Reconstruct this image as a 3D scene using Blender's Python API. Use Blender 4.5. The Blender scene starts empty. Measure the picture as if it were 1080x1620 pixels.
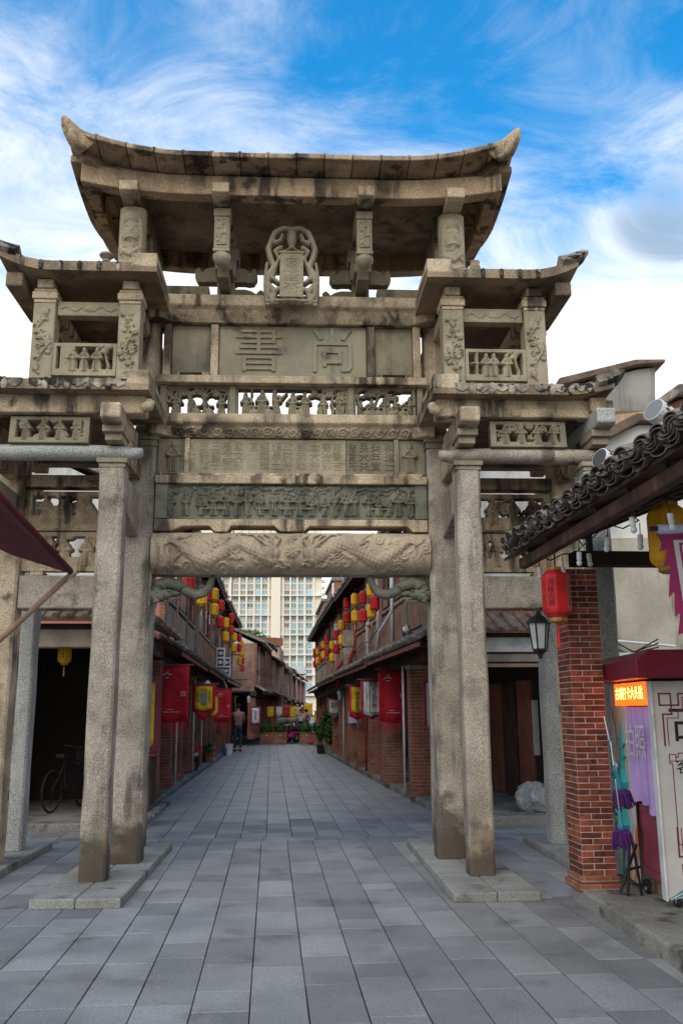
import bpy, math, random
import numpy as np
from mathutils import Vector, Matrix
random.seed(7)
rng = np.random.RandomState(5)
scene = bpy.context.scene
COL = scene.collection
R = math.radians
PI = math.pi

# ------------------------------------------------------------ camera
cd = bpy.data.cameras.new('camera')
cam = bpy.data.objects.new('camera', cd)
COL.objects.link(cam)
cd.sensor_fit = 'HORIZONTAL'
cd.sensor_width = 36.0
cd.lens = 36.0 * 1421 / 1080
cd.clip_start = 0.05
cd.clip_end = 3000
cam.matrix_world = Matrix.Translation((0, 0, 1.6)) @ Matrix.Rotation(R(90 + 12.5), 4, 'X') @ Matrix.Rotation(-0.006, 4, 'Z')
scene.camera = cam

# ------------------------------------------------------------ sky, sun, exposure
SUN_EL, SUN_AZ = R(46), R(192)            # azimuth clockwise from +Y: behind the camera
world = bpy.data.worlds.new('World')
scene.world = world
world.use_nodes = True
wn, wl = world.node_tree.nodes, world.node_tree.links
wn.clear()
def W(t, **k):
    n = wn.new(t)
    for a, b in k.items():
        setattr(n, a, b)
    return n
def wmath(op, a, b=None):
    n = W('ShaderNodeMath', operation=op)
    for i, v in enumerate((a, b)):
        if v is None: continue
        if isinstance(v, (int, float)): n.inputs[i].default_value = v
        else: wl.new(v, n.inputs[i])
    return n.outputs[0]
wout = W('ShaderNodeOutputWorld')
sky = W('ShaderNodeTexSky', sky_type='NISHITA')
sky.sun_disc = False
sky.sun_elevation = SUN_EL
sky.sun_rotation = SUN_AZ
sky.air_density = 1.0
sky.dust_density = 0.3
sky.ozone_density = 3.0
hsv = W('ShaderNodeHueSaturation')
hsv.inputs['Saturation'].default_value = 1.3
hsv.inputs['Value'].default_value = 1.35
wl.new(sky.outputs[0], hsv.inputs['Color'])
bg1 = W('ShaderNodeBackground')
bg1.inputs[1].default_value = 0.074
tint = W('ShaderNodeMix', data_type='RGBA', blend_type='MULTIPLY')
tint.inputs[0].default_value = 1.0
tint.inputs[7].default_value = (0.42, 1.36, 1.30, 1)
wl.new(hsv.outputs[0], tint.inputs[6])
wl.new(tint.outputs[2], bg1.inputs[0])
tc = W('ShaderNodeTexCoord')
sep = W('ShaderNodeSeparateXYZ')
wl.new(tc.outputs['Generated'], sep.inputs[0])
def wnoise(sc, rot, scl, det, dist, rough=0.55):
    mp = W('ShaderNodeMapping')
    mp.inputs['Rotation'].default_value = rot
    mp.inputs['Scale'].default_value = scl
    mp.inputs['Location'].default_value = (3.1, 1.7, .4)
    wl.new(tc.outputs['Generated'], mp.inputs[0])
    n = W('ShaderNodeTexNoise')
    n.inputs['Scale'].default_value = sc
    n.inputs['Detail'].default_value = det
    n.inputs['Roughness'].default_value = rough
    n.inputs['Distortion'].default_value = dist
    wl.new(mp.outputs[0], n.inputs['Vector'])
    return n.outputs[0]
big = wnoise(2.6, (0, 0, R(30)), (1, 1, 1.3), 4, 0.4)
wisp = wnoise(4.6, (R(8), R(34), R(14)), (0.8, 1, 2.1), 12, 0.9, 0.68)
mixn = wmath('ADD', wmath('MULTIPLY', big, 0.7), wmath('MULTIPLY', wisp, 0.75))
hor = W('ShaderNodeMapRange')          # thicker, whiter cloud towards the horizon
hor.inputs['From Min'].default_value = 0.66
hor.inputs['From Max'].default_value = 0.36
hor.inputs['To Min'].default_value = -0.19
hor.inputs['To Max'].default_value = 0.22
hor.clamp = True
wl.new(sep.outputs[2], hor.inputs['Value'])
dens = W('ShaderNodeMapRange', interpolation_type='SMOOTHSTEP')
dens.inputs['From Min'].default_value = 0.42
dens.inputs['From Max'].default_value = 1.0
wl.new(wmath('ADD', mixn, hor.outputs[0]), dens.inputs['Value'])
bg2 = W('ShaderNodeBackground')
bg2.inputs[0].default_value = (1.0, 0.985, 0.965, 1)
bg2.inputs[1].default_value = 0.58
mx = W('ShaderNodeMixShader')
wl.new(dens.outputs[0], mx.inputs[0])
wl.new(bg1.outputs[0], mx.inputs[1])
wl.new(bg2.outputs[0], mx.inputs[2])
# the one small grey-blue rain cloud on the right
dp = W('ShaderNodeVectorMath', operation='DOT_PRODUCT')
wl.new(tc.outputs['Generated'], dp.inputs[0])
dp.inputs[1].default_value = (0.3300, 0.8150, 0.4760)
gm = W('ShaderNodeMapRange', interpolation_type='SMOOTHSTEP')
gm.inputs['From Min'].default_value = 0.9983
gm.inputs['From Max'].default_value = 1.0002
wl.new(wmath('ADD', dp.outputs['Value'], wmath('MULTIPLY', wmath('SUBTRACT', wisp, 0.5), 0.006)), gm.inputs['Value'])
bg3 = W('ShaderNodeBackground')
bg3.inputs[0].default_value = (0.20, 0.33, 0.50, 1)
bg3.inputs[1].default_value = 0.55
mx2 = W('ShaderNodeMixShader')
wl.new(wmath('MULTIPLY', gm.outputs[0], 0.8), mx2.inputs[0])
wl.new(mx.outputs[0], mx2.inputs[1])
wl.new(bg3.outputs[0], mx2.inputs[2])
wl.new(mx2.outputs[0], wout.inputs[0])

sd_ = bpy.data.lights.new('sun', 'SUN')
sd_.energy = 1.0
sd_.angle = R(55)
sd_.color = (1.0, 0.86, 0.68)
sun = bpy.data.objects.new('sun', sd_)
COL.objects.link(sun)
sdir = Vector((math.sin(SUN_AZ) * math.cos(SUN_EL), math.cos(SUN_AZ) * math.cos(SUN_EL), math.sin(SUN_EL)))
sun.rotation_euler = sdir.to_track_quat('Z', 'Y').to_euler()

vs = scene.view_settings
vs.view_transform = 'Standard'
vs.look = 'None'
vs.exposure = 1.2
vs.gamma = 1.0
vs.use_curve_mapping = False

# ------------------------------------------------------------ materials
MATS = {}
class NT:
    def __init__(s, name):
        s.m = bpy.data.materials.new(name)
        s.m.use_nodes = True
        s.n, s.l = s.m.node_tree.nodes, s.m.node_tree.links
        s.b = s.n['Principled BSDF']
        s.b.inputs['Specular IOR Level'].default_value = 0.3
        MATS[name] = s.m
    def new(s, t, **k):
        n = s.n.new(t)
        for a, b in k.items(): setattr(n, a, b)
        return n
    def put(s, sock, v):
        if isinstance(v, (int, float)): sock.default_value = v
        elif isinstance(v, tuple): sock.default_value = v if len(v) == 4 or sock.type == 'VECTOR' else v + (1,)
        else: s.l.new(v, sock)
    def math(s, op, a, b=0.0):
        n = s.new('ShaderNodeMath', operation=op)
        s.put(n.inputs[0], a); s.put(n.inputs[1], b)
        return n.outputs[0]
    def pos(s, scl=(1, 1, 1)):
        g = s.new('ShaderNodeNewGeometry')
        mp = s.new('ShaderNodeMapping')
        mp.inputs['Scale'].default_value = scl
        s.l.new(g.outputs['Position'], mp.inputs[0])
        return mp.outputs[0]
    def noise(s, scale, det=4, scl=(1, 1, 1), rough=0.55, vec=None):
        n = s.new('ShaderNodeTexNoise')
        n.inputs['Scale'].default_value = scale
        n.inputs['Detail'].default_value = det
        n.inputs['Roughness'].default_value = rough
        s.l.new(vec or s.pos(scl), n.inputs['Vector'])
        return n.outputs[0]
    def ramp(s, v, a, b, lo=0.0, hi=1.0):
        n = s.new('ShaderNodeMapRange', interpolation_type='SMOOTHSTEP')
        s.l.new(v, n.inputs[0])
        for k, x in zip(('From Min', 'From Max', 'To Min', 'To Max'), (a, b, lo, hi)):
            n.inputs[k].default_value = x
        return n.outputs[0]
    def mix(s, f, a, b, typ='MIX'):
        n = s.new('ShaderNodeMix', data_type='RGBA', blend_type=typ)
        s.put(n.inputs[0], f); s.put(n.inputs[6], a); s.put(n.inputs[7], b)
        return n.outputs[2]
    def scale(s, col, f):
        n = s.new('ShaderNodeVectorMath', operation='SCALE')
        s.l.new(col, n.inputs[0]); s.put(n.inputs['Scale'], f)
        return n.outputs[0]
    def bump(s, h, st, dist=0.01, prev=None):
        n = s.new('ShaderNodeBump')
        n.inputs['Strength'].default_value = st
        n.inputs['Distance'].default_value = dist
        s.l.new(h, n.inputs['Height'])
        if prev: s.l.new(prev, n.inputs['Normal'])
        return n.outputs[0]

def surf(name, c1, c2=None, scale=2.0, streak=None, amount=0.6, slo=0.5, shi=0.68, speck=0.0, spscale=95, rough=0.85,
         bump=0.25, bscale=45, metal=0.0, rnd=0.0, spots=None, sps=(0.62, 0.72, 7.0), spec=0.3):
    t = NT(name)
    c2 = c2 or tuple(x * 0.72 for x in c1)
    col = t.mix(t.ramp(t.noise(scale, 6), 0.36, 0.66), c1, c2)
    if streak:
        a = t.ramp(t.noise(1.0, 6, (5.5, 5.5, 0.7)), slo, shi)
        b = t.ramp(t.noise(1.3, 4), 0.35, 0.6)
        col = t.mix(t.math('MULTIPLY', t.math('MULTIPLY', a, b), amount), col, streak)
    if spots:
        col = t.mix(t.ramp(t.noise(sps[2], 7), sps[0], sps[1]), col, spots)
    if speck:
        col = t.scale(col, t.ramp(t.noise(spscale, 2), 0.34, 0.66, 1 - speck, 1 + speck))
    if rnd:
        oi = t.new('ShaderNodeObjectInfo')
        col = t.scale(col, t.ramp(oi.outputs['Random'], 0, 1, 1 - rnd, 1 + rnd))
    t.put(t.b.inputs['Base Color'], col)
    t.b.inputs['Roughness'].default_value = rough
    t.b.inputs['Metallic'].default_value = metal
    t.b.inputs['Specular IOR Level'].default_value = spec
    if bump:
        nb = t.bump(t.noise(bscale, 5), bump, 0.012)
        nb = t.bump(t.noise(3.5, 5), bump * 0.7, 0.05, nb)
        t.l.new(nb, t.b.inputs['Normal'])
    return t.m

def emit(name, col, st):
    t = NT(name)
    t.put(t.b.inputs['Base Color'], col)
    t.put(t.b.inputs['Emission Color'], col)
    t.b.inputs['Emission Strength'].default_value = st
    return t.m

def brick_mat(name, c1, c2, mortar, w=0.24, h=0.062, rough=0.85):
    t = NT(name)
    g = t.new('ShaderNodeNewGeometry')
    sp = t.new('ShaderNodeSeparateXYZ')
    t.l.new(g.outputs['Position'], sp.inputs[0])
    cb = t.new('ShaderNodeCombineXYZ')
    t.put(cb.inputs[0], t.math('ADD', sp.outputs[0], sp.outputs[1]))
    t.put(cb.inputs[1], sp.outputs[2])
    b = t.new('ShaderNodeTexBrick')
    t.l.new(cb.outputs[0], b.inputs['Vector'])
    t.put(b.inputs['Color1'], c1); t.put(b.inputs['Color2'], c2); t.put(b.inputs['Mortar'], mortar)
    b.inputs['Scale'].default_value = 1.0
    b.inputs['Brick Width'].default_value = w
    b.inputs['Row Height'].default_value = h
    b.inputs['Mortar Size'].default_value = 0.006
    b.inputs['Bias'].default_value = -0.1
    col = t.mix(t.ramp(t.noise(2.2, 6), 0.42, 0.7, 0, 0.65), b.outputs[0], tuple(x * 0.35 for x in c2))
    t.put(t.b.inputs['Base Color'], col)
    t.b.inputs['Roughness'].default_value = rough
    nb = t.bump(b.outputs['Fac'], -0.5, 0.01)
    nb = t.bump(t.noise(40, 4), 0.3, 0.01, nb)
    t.l.new(nb, t.b.inputs['Normal'])
    return t.m

def plain(name, c, rough=0.6, metal=0.0, var=0.25, spec=0.3, scale=6):
    return surf(name, c, tuple(x * (1 - var) for x in c), scale, rough=rough, metal=metal, bump=0.08, bscale=30, spec=spec)

GRAN = surf('pillar_granite', (0.41, 0.35, 0.28), (0.245, 0.205, 0.16), 2.0, (0.075, 0.065, 0.052), 0.8, 0.49, 0.64, 0.33, 85, 0.85, 0.35, 60,
            spots=(0.09, 0.078, 0.062), sps=(0.58, 0.74, 2.6))
def damp(m):
    # dark damp stain with a ragged edge at the foot of the old pillars, and patches of rust
    t = NT.__new__(NT); t.m = m; t.n, t.l = m.node_tree.nodes, m.node_tree.links; t.b = t.n['Principled BSDF']
    src = t.b.inputs['Base Color'].links[0].from_socket
    g = t.new('ShaderNodeNewGeometry'); sp = t.new('ShaderNodeSeparateXYZ'); t.l.new(g.outputs['Position'], sp.inputs[0])
    n = t.noise(1.0, 6, (1.5, 1.5, 2.2))
    e = t.math('ADD', t.math('MULTIPLY', n, 2.6), t.math('MULTIPLY', sp.outputs[2], -1.25))
    rust = t.ramp(t.math('ADD', t.math('MULTIPLY', t.noise(1.0, 5, (3, 3, 1.6)), 1.7), t.math('MULTIPLY', sp.outputs[2], -0.55)), .55, .75, 0, .55)
    c = t.mix(rust, src, (0.20, 0.115, 0.05))
    c = t.mix(t.ramp(e, .60, .95, 0, .8), c, (0.055, 0.044, 0.034))
    t.l.new(c, t.b.inputs['Base Color'])
damp(GRAN)
GRAN2 = surf('pale_granite', (0.42, 0.41, 0.38), (0.33, 0.32, 0.295), 2.0, (0.16, 0.15, 0.13), 0.4, 0.5, 0.7, 0.4, 90, 0.85, 0.35, 70)
BEAM = surf('tan_stone', (0.54, 0.42, 0.285), (0.31, 0.235, 0.158), 2.6, (0.05, 0.041, 0.032), 0.95, 0.46, 0.58, 0.3, 90, 0.88, 0.4, 55,
            spots=(0.085, 0.07, 0.052), sps=(0.6, 0.74, 3.4))
GREEN = surf('green_stone', (0.285, 0.243, 0.165), (0.178, 0.154, 0.108), 2.2, (0.055, 0.053, 0.043), 0.7, 0.5, 0.66, 0.18, 110, 0.85, 0.3, 60,
             spots=(0.27, 0.235, 0.165), sps=(0.6, 0.75, 3.0))
GREEN2 = surf('pale_green_stone', (0.375, 0.315, 0.215), (0.265, 0.22, 0.15), 3.0, (0.09, 0.085, 0.066), 0.5, 0.52, 0.7, 0.2, 110, 0.85, 0.3, 60)
BLUEST = surf('dark_green_stone', (0.190, 0.185, 0.138), (0.105, 0.103, 0.08), 4.0, None, 0, 0, 1, 0.22, 110, 0.75, 0.35, 50)
ROOFST = surf('roof_stone', (0.33, 0.24, 0.155), (0.19, 0.137, 0.09), 1.7, (0.06, 0.046, 0.034), 0.6, 0.45, 0.62, 0.3, 80, 0.9, 0.5, 40,
              spots=(0.10, 0.075, 0.052), sps=(0.5, 0.8, 1.6))
TILEST = surf('tile_stone', (0.46, 0.335, 0.215), (0.27, 0.195, 0.125), 2.6, (0.04, 0.032, 0.024), 0.95, 0.46, 0.6, 0.3, 80, 0.92, 0.6, 35,
              spots=(0.07, 0.055, 0.04), sps=(0.6, 0.72, 2.2), rnd=0.2)
WEATH = surf('weathered_tile_edge', (0.44, 0.37, 0.28), (0.2, 0.165, 0.125), 5.0, (0.025, 0.023, 0.02), 0.9, 0.42, 0.52, 0.25, 80, 0.92, 0.6, 30,
             spots=(0.025, 0.023, 0.02), sps=(0.5, 0.56, 6.0))
MUST = surf('moss_granite', (0.27, 0.26, 0.235), (0.19, 0.18, 0.16), 1.5, None, 0, 0, 1, 0.25, 90, 0.85, 0.3, 60, spots=(0.07, 0.066, 0.055), sps=(0.56, 0.7, 2.4))
SLAB = surf('paving_granite', (0.24, 0.232, 0.226), (0.175, 0.17, 0.168), 1.3, None, 0, 0, 1, 0.22, 110, 0.62, 0.22, 80, rnd=0.2,
            spots=(0.085, 0.08, 0.074), sps=(0.54, 0.8, 1.9), spec=0.45)
JOINT = plain('joint_dirt', (0.035, 0.032, 0.028), 0.95)
CONC = surf('old_concrete', (0.25, 0.235, 0.205), (0.16, 0.15, 0.13), 1.8, None, 0, 0, 1, 0.2, 60, 0.9, 0.4, 40, spots=(0.07, 0.062, 0.05), sps=(0.55, 0.68, 3.5))
PLASTER = surf('beige_plaster', (0.47, 0.415, 0.335), (0.36, 0.31, 0.245), 1.4, (0.13, 0.11, 0.085), 0.75, 0.48, 0.65, 0.1, 60, 0.9, 0.2, 30)
PEACH = surf('peach_plaster', (0.55, 0.40, 0.27), (0.42, 0.30, 0.2), 1.6, (0.2, 0.15, 0.1), 0.5, rough=0.9)
WHITEW = surf('whitewash', (0.66, 0.63, 0.59), (0.5, 0.47, 0.43), 1.5, (0.22, 0.2, 0.17), 0.55, rough=0.9)
GREYW = surf('weathered_grey_wall', (0.34, 0.315, 0.285), (0.23, 0.215, 0.195), 1.4, (0.08, 0.075, 0.065), 0.7, rough=0.92, bump=0.5)
PINKP = surf('faded_pink_plaster', (0.52, 0.21, 0.16), (0.42, 0.18, 0.14), 1.5, (0.1, 0.06, 0.05), 0.6, rough=0.9)
BRICKW = brick_mat('red_brickwork', (0.32, 0.11, 0.065), (0.23, 0.078, 0.05), (0.32, 0.23, 0.17))
BRICKP = brick_mat('dark_brickwork', (0.30, 0.11, 0.07), (0.21, 0.075, 0.05), (0.3, 0.21, 0.16))
BRICKO = brick_mat('orange_brickwork', (0.40, 0.15, 0.065), (0.28, 0.1, 0.05), (0.3, 0.2, 0.13))
BRICK = surf('red_brick', (0.225, 0.058, 0.032), (0.14, 0.036, 0.022), 9, None, 0, 0, 1, 0.15, 70, 0.8, 0.3, 50, rnd=0.42, spots=(0.06, 0.025, 0.018), sps=(0.56, 0.66, 14.0))
MORTAR = plain('lime_mortar', (0.58, 0.5, 0.42), 0.95)
WOOD = surf('dark_wood', (0.075, 0.04, 0.026), (0.04, 0.022, 0.015), 3, None, 0, 0, 1, 0.2, 40, 0.7, 0.3, 30)
WOODR = surf('red_painted_wood', (0.30, 0.095, 0.065), (0.19, 0.065, 0.045), 2.5, (0.2, 0.12, 0.075), 0.5, rough=0.75)
WOODB = surf('brown_boards', (0.36, 0.22, 0.15), (0.24, 0.14, 0.095), 3, (0.25, 0.19, 0.13), 0.5, rough=0.85)
WOODG = surf('grey_boards', (0.36, 0.30, 0.24), (0.24, 0.19, 0.15), 3, (0.36, 0.31, 0.25), 0.4, rough=0.9)
RTILE = surf('grey_roof_tile', (0.20, 0.165, 0.13), (0.085, 0.07, 0.056), 4, None, 0, 0, 1, 0.3, 50, 0.9, 0.5, 40, spots=(0.34, 0.31, 0.25), sps=(0.56, 0.68, 9.0), rnd=0.35)
RTILE2 = surf('brown_roof_tile', (0.22, 0.145, 0.10), (0.12, 0.08, 0.06), 4, None, 0, 0, 1, 0.25, 50, 0.9, 0.5, 40)
DARK = plain('near_black_timber', (0.035, 0.024, 0.018), 0.8)  # near-black timber tone shared by ceilings, doors, windows and beams
IRON = plain('black_iron', (0.03, 0.03, 0.03), 0.5, 0.4)
GLASS = plain('frosted_glass', (0.50, 0.53, 0.52), 0.25, spec=0.5)
STEEL = plain('galvanised_steel', (0.55, 0.56, 0.56), 0.45, 0.3)
PVC = plain('white_plastic', (0.70, 0.69, 0.66), 0.5)
REDPIPE = plain('red_paint', (0.38, 0.035, 0.025), 0.5)
RED = plain('lantern_red', (0.58, 0.020, 0.022), 0.55, var=0.3)
YEL = plain('lantern_yellow', (0.80, 0.40, 0.012), 0.55, var=0.2)
GOLD = plain('gold_trim', (0.42, 0.24, 0.06), 0.5, 0.3)
INK = plain('black_ink', (0.02, 0.016, 0.015), 0.7)
BANRED = plain('banner_red', (0.52, 0.014, 0.03), 0.8, var=0.3)
BANYEL = plain('banner_yellow', (0.75, 0.50, 0.03), 0.8)
BANWHITE = plain('banner_white', (0.62, 0.60, 0.60), 0.8)
BANPINK = plain('banner_magenta', (0.33, 0.03, 0.115), 0.75)
BANBLUE = plain('banner_pale_blue', (0.52, 0.58, 0.76), 0.75)
ORANGE = plain('orange_cloth', (0.75, 0.16, 0.02), 0.8)
MAROON = plain('maroon_paint', (0.17, 0.010, 0.028), 0.4, var=0.15)
ROSE = plain('rose_panel', (0.28, 0.045, 0.075), 0.45, var=0.1)
PURPLE = plain('lilac_cloth', (0.46, 0.30, 0.58), 0.75, var=0.12)
BOOTHW = plain('booth_white', (0.52, 0.48, 0.45), 0.5, var=0.1)
TEAL = plain('print_teal', (0.03, 0.30, 0.30), 0.5)
BLUE = plain('print_blue', (0.03, 0.13, 0.38), 0.5)
LIME = plain('print_green', (0.12, 0.33, 0.15), 0.5)
SAND = plain('print_sand', (0.6, 0.5, 0.28), 0.5)
MOPV = plain('mop_violet', (0.085, 0.018, 0.13), 0.9, var=0.5, scale=60)
MOPB = plain('mop_blue_plastic', (0.015, 0.19, 0.27), 0.4)
AWN = plain('awning_maroon', (0.10, 0.011, 0.018), 0.7, var=0.3)
SKIN = plain('skin', (0.45, 0.27, 0.19), 0.6)
DENIM = plain('dark_denim', (0.035, 0.045, 0.07), 0.9)
HAIR = plain('dark_hair', (0.015, 0.012, 0.012), 0.6)
PLAID = surf('plaid_shirt', (0.34, 0.16, 0.14), (0.16, 0.06, 0.06), 14, rough=0.9)
GREYC = plain('grey_cloth', (0.25, 0.25, 0.27), 0.9)
LEAF = surf('leaf_green', (0.055, 0.13, 0.025), (0.03, 0.075, 0.017), 8, rough=0.6, bump=0, rnd=0.2)
LEAF2 = surf('leaf_dark', (0.035, 0.085, 0.022), (0.02, 0.05, 0.015), 8, rough=0.6, bump=0)
TERRA = plain('terracotta', (0.25, 0.1, 0.055), 0.85)
TOWW = surf('tower_cream', (0.86, 0.76, 0.60), (0.80, 0.71, 0.57), 0.05, rough=0.8, bump=0.0)
TOWG = plain('tower_white', (0.86, 0.80, 0.68), 0.8, var=0.08)
WINB = surf('window_blue_glass', (0.24, 0.43, 0.54), (0.12, 0.24, 0.33), 0.08, rough=0.15, bump=0, spec=0.6, rnd=0.45)
WING = surf('window_grey_glass', (0.36, 0.35, 0.33), (0.15, 0.145, 0.14), 0.1, rough=0.3, bump=0, spec=0.5, rnd=0.55)
TYRE = plain('rubber', (0.018, 0.018, 0.018), 0.8)
BLUEP = plain('blue_plastic', (0.03, 0.1, 0.4), 0.4)
LED = emit('led_orange', (1.0, 0.13, 0.01), 0.75)
LEDT = emit('led_text', (1.0, 0.62, 0.18), 2.2)
BULB = plain('bulb_glass', (0.62, 0.62, 0.64), 0.25, spec=0.6)
BAGM = NT('clear_plastic_bag')
BAGM.put(BAGM.b.inputs['Base Color'], BAGM.mix(BAGM.ramp(BAGM.noise(6, 6), 0.4, 0.62), (0.55, 0.57, 0.58), (0.85, 0.87, 0.88)))
BAGM.b.inputs['Roughness'].default_value = 0.18
BAGM.b.inputs['Transmission Weight'].default_value = 0.55
BAGM.b.inputs['IOR'].default_value = 1.15
BAGM.l.new(BAGM.bump(BAGM.noise(11, 3, (1, 1, .6)), 1.0, 0.12), BAGM.b.inputs['Normal'])
BAGM = BAGM.m

# ------------------------------------------------------------ builders
class MB:
    def __init__(s): s.v = []; s.f = []
    def add(s, vs, fs):
        n = len(s.v)
        s.v += [tuple(float(c) for c in p) for p in vs]
        s.f += [tuple(i + n for i in f) for f in fs]
        return s
    def box(s, x0, x1, y0, y1, z0, z1):
        x0, x1 = sorted((x0, x1)); y0, y1 = sorted((y0, y1)); z0, z1 = sorted((z0, z1))
        return s.add([(x0, y0, z0), (x1, y0, z0), (x1, y1, z0), (x0, y1, z0), (x0, y0, z1), (x1, y0, z1), (x1, y1, z1), (x0, y1, z1)],
                     [(0, 3, 2, 1), (4, 5, 6, 7), (0, 1, 5, 4), (1, 2, 6, 5), (2, 3, 7, 6), (3, 0, 4, 7)])
    def bar(s, p, q, w, h=None, up=(0, 0, 1)):
        h = h or w
        p, q = Vector(p), Vector(q); d = (q - p).normalized(); u = Vector(up)
        if abs(d.dot(u)) > 0.98: u = Vector((0, 1, 0))
        a = d.cross(u).normalized() * w / 2; b = a.cross(d).normalized() * h / 2
        return s.loft([[c - a - b, c + a - b, c + a + b, c - a + b] for c in (p, q)])
    def loft(s, rings, cap=True, closed=True):
        n = len(rings[0]); vs = [p for r in rings for p in r]; fs = []
        for i in range(len(rings) - 1):
            for j in range(n if closed else n - 1):
                a, b = i * n + j, i * n + (j + 1) % n
                fs.append((a, b, b + n, a + n))
        if cap and closed:
            fs.append(tuple(range(n))[::-1]); fs.append(tuple(range((len(rings) - 1) * n, len(rings) * n)))
        return s.add(vs, fs)
    def prism(s, pts, a, b, ax='y'):
        def P(p, t):
            return (p[0], t, p[1]) if ax == 'y' else (t, p[0], p[1]) if ax == 'x' else (p[0], p[1], t)
        return s.loft([[P(p, a) for p in pts], [P(p, b) for p in pts]])
    def tube(s, pts, r, n=6, flat=1.0):
        pts = [Vector(p) for p in pts]
        rs = r if isinstance(r, (list, tuple)) else [r] * len(pts)
        rings = []
        pa = None
        for i, p in enumerate(pts):
            d = (pts[min(i + 1, len(pts) - 1)] - pts[max(i - 1, 0)])
            d = d.normalized() if d.length > 1e-9 else Vector((0, 0, 1))
            if pa is None:
                u = Vector((0, 1, 0)) if abs(d.y) < 0.9 else Vector((0, 0, 1))
                pa = (u - d * u.dot(d)).normalized()
            else:
                pa = (pa - d * pa.dot(d)).normalized()
            pb = d.cross(pa)
            rings.append([p + (pa * math.cos(t) * flat + pb * math.sin(t)) * rs[i] for t in [2 * PI * k / n for k in range(n)]])
        return s.loft(rings)
    def lathe(s, prof, c=(0, 0, 0), n=12, ph=0.0):
        return s.loft([[(c[0] + r * math.cos(2 * PI * k / n + ph), c[1] + r * math.sin(2 * PI * k / n + ph), c[2] + z) for k in range(n)] for r, z in prof])
    def ell(s, c, r, n=8, m=5):
        pr = [(max(math.sin(PI * i / m), 0.02), -math.cos(PI * i / m)) for i in range(m + 1)]
        return s.loft([[(c[0] + r[0] * a * math.cos(2 * PI * k / n), c[1] + r[1] * a * math.sin(2 * PI * k / n), c[2] + r[2] * b) for k in range(n)] for a, b in pr])
    def leaves(s, c, r, n, size, seed=0):
        g = np.random.RandomState(seed)
        for i in range(n):
            d = g.normal(size=3); d /= np.linalg.norm(d)
            p = np.array(c) + d * np.array(r) * (0.55 + 0.5 * g.rand())
            a = g.normal(size=3); a /= np.linalg.norm(a)
            b = np.cross(a, d); b /= np.linalg.norm(b) + 1e-9
            a = a * size * (0.6 + 0.8 * g.rand()); b = b * size * 0.45
            s.add([p - a, p + b, p + a, p - b], [(0, 1, 2, 3)])
        return s
    def mesh(s, name, mat):
        me = bpy.data.meshes.new(name)
        me.from_pydata(s.v, [], s.f)
        me.materials.append(mat)
        return me
    def obj(s, name, mat, parent=None, bev=0.0, smooth=False, kind=None, loc=None, rot=None, fix=True):
        me = s.mesh(name, mat)
        if fix:
            import bmesh
            b = bmesh.new(); b.from_mesh(me); bmesh.ops.recalc_face_normals(b, faces=b.faces); b.to_mesh(me); b.free()
        if smooth:
            me.polygons.foreach_set('use_smooth', [True] * len(me.polygons))
        return link(name, me, parent, bev, kind, loc, rot)

def link(name, me, parent=None, bev=0.0, kind=None, loc=None, rot=None):
    o = bpy.data.objects.new(name, me)
    COL.objects.link(o)
    if parent: o.parent = parent
    if loc: o.location = loc
    if rot: o.rotation_euler = rot
    if kind: o['kind'] = kind
    if bev:
        m = o.modifiers.new('bevel', 'BEVEL')
        m.width = bev; m.segments = 2; m.limit_method = 'ANGLE'; m.angle_limit = R(35)
    return o

def tag(o, label, cat, group=None):
    o['label'] = label; o['category'] = cat
    if group: o['group'] = group
    return o

def E(name, loc, rz, label, cat, group=None):
    o = bpy.data.objects.new(name, None)
    o.empty_display_size = 0.1
    COL.objects.link(o)
    o.location = loc; o.rotation_euler = (0, 0, rz)
    return tag(o, label, cat, group)

KIDS = {}
def copy_tree(o, parent=None):
    c = o.copy(); COL.objects.link(c)
    if parent: c.parent = parent
    for ch in list(o.children): copy_tree(ch, c)
    return c

TXT = {}
def text_mesh(s, extrude=0.0, res=1):
    k = (s, extrude, res)
    if k not in TXT:
        c = bpy.data.curves.new('lettering', 'FONT')
        c.body = s; c.extrude = extrude; c.resolution_u = res
        c.align_x = 'CENTER'; c.align_y = 'CENTER'; c.space_line = 0.95
        o = bpy.data.objects.new('lettering', c)
        TXT[k] = bpy.data.meshes.new_from_object(o)
        bpy.data.objects.remove(o); bpy.data.curves.remove(c)
    return TXT[k]

def text(s, size, mat, parent, loc, rot=(PI / 2, 0, 0), ext=0.0, name='lettering', sx=1.0):
    me = text_mesh(s, ext / size if size else 0).copy()
    me.materials.clear(); me.materials.append(mat)
    o = link(name, me, parent, loc=loc, rot=rot)
    o.scale = (size * sx, size, size)
    return o

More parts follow.
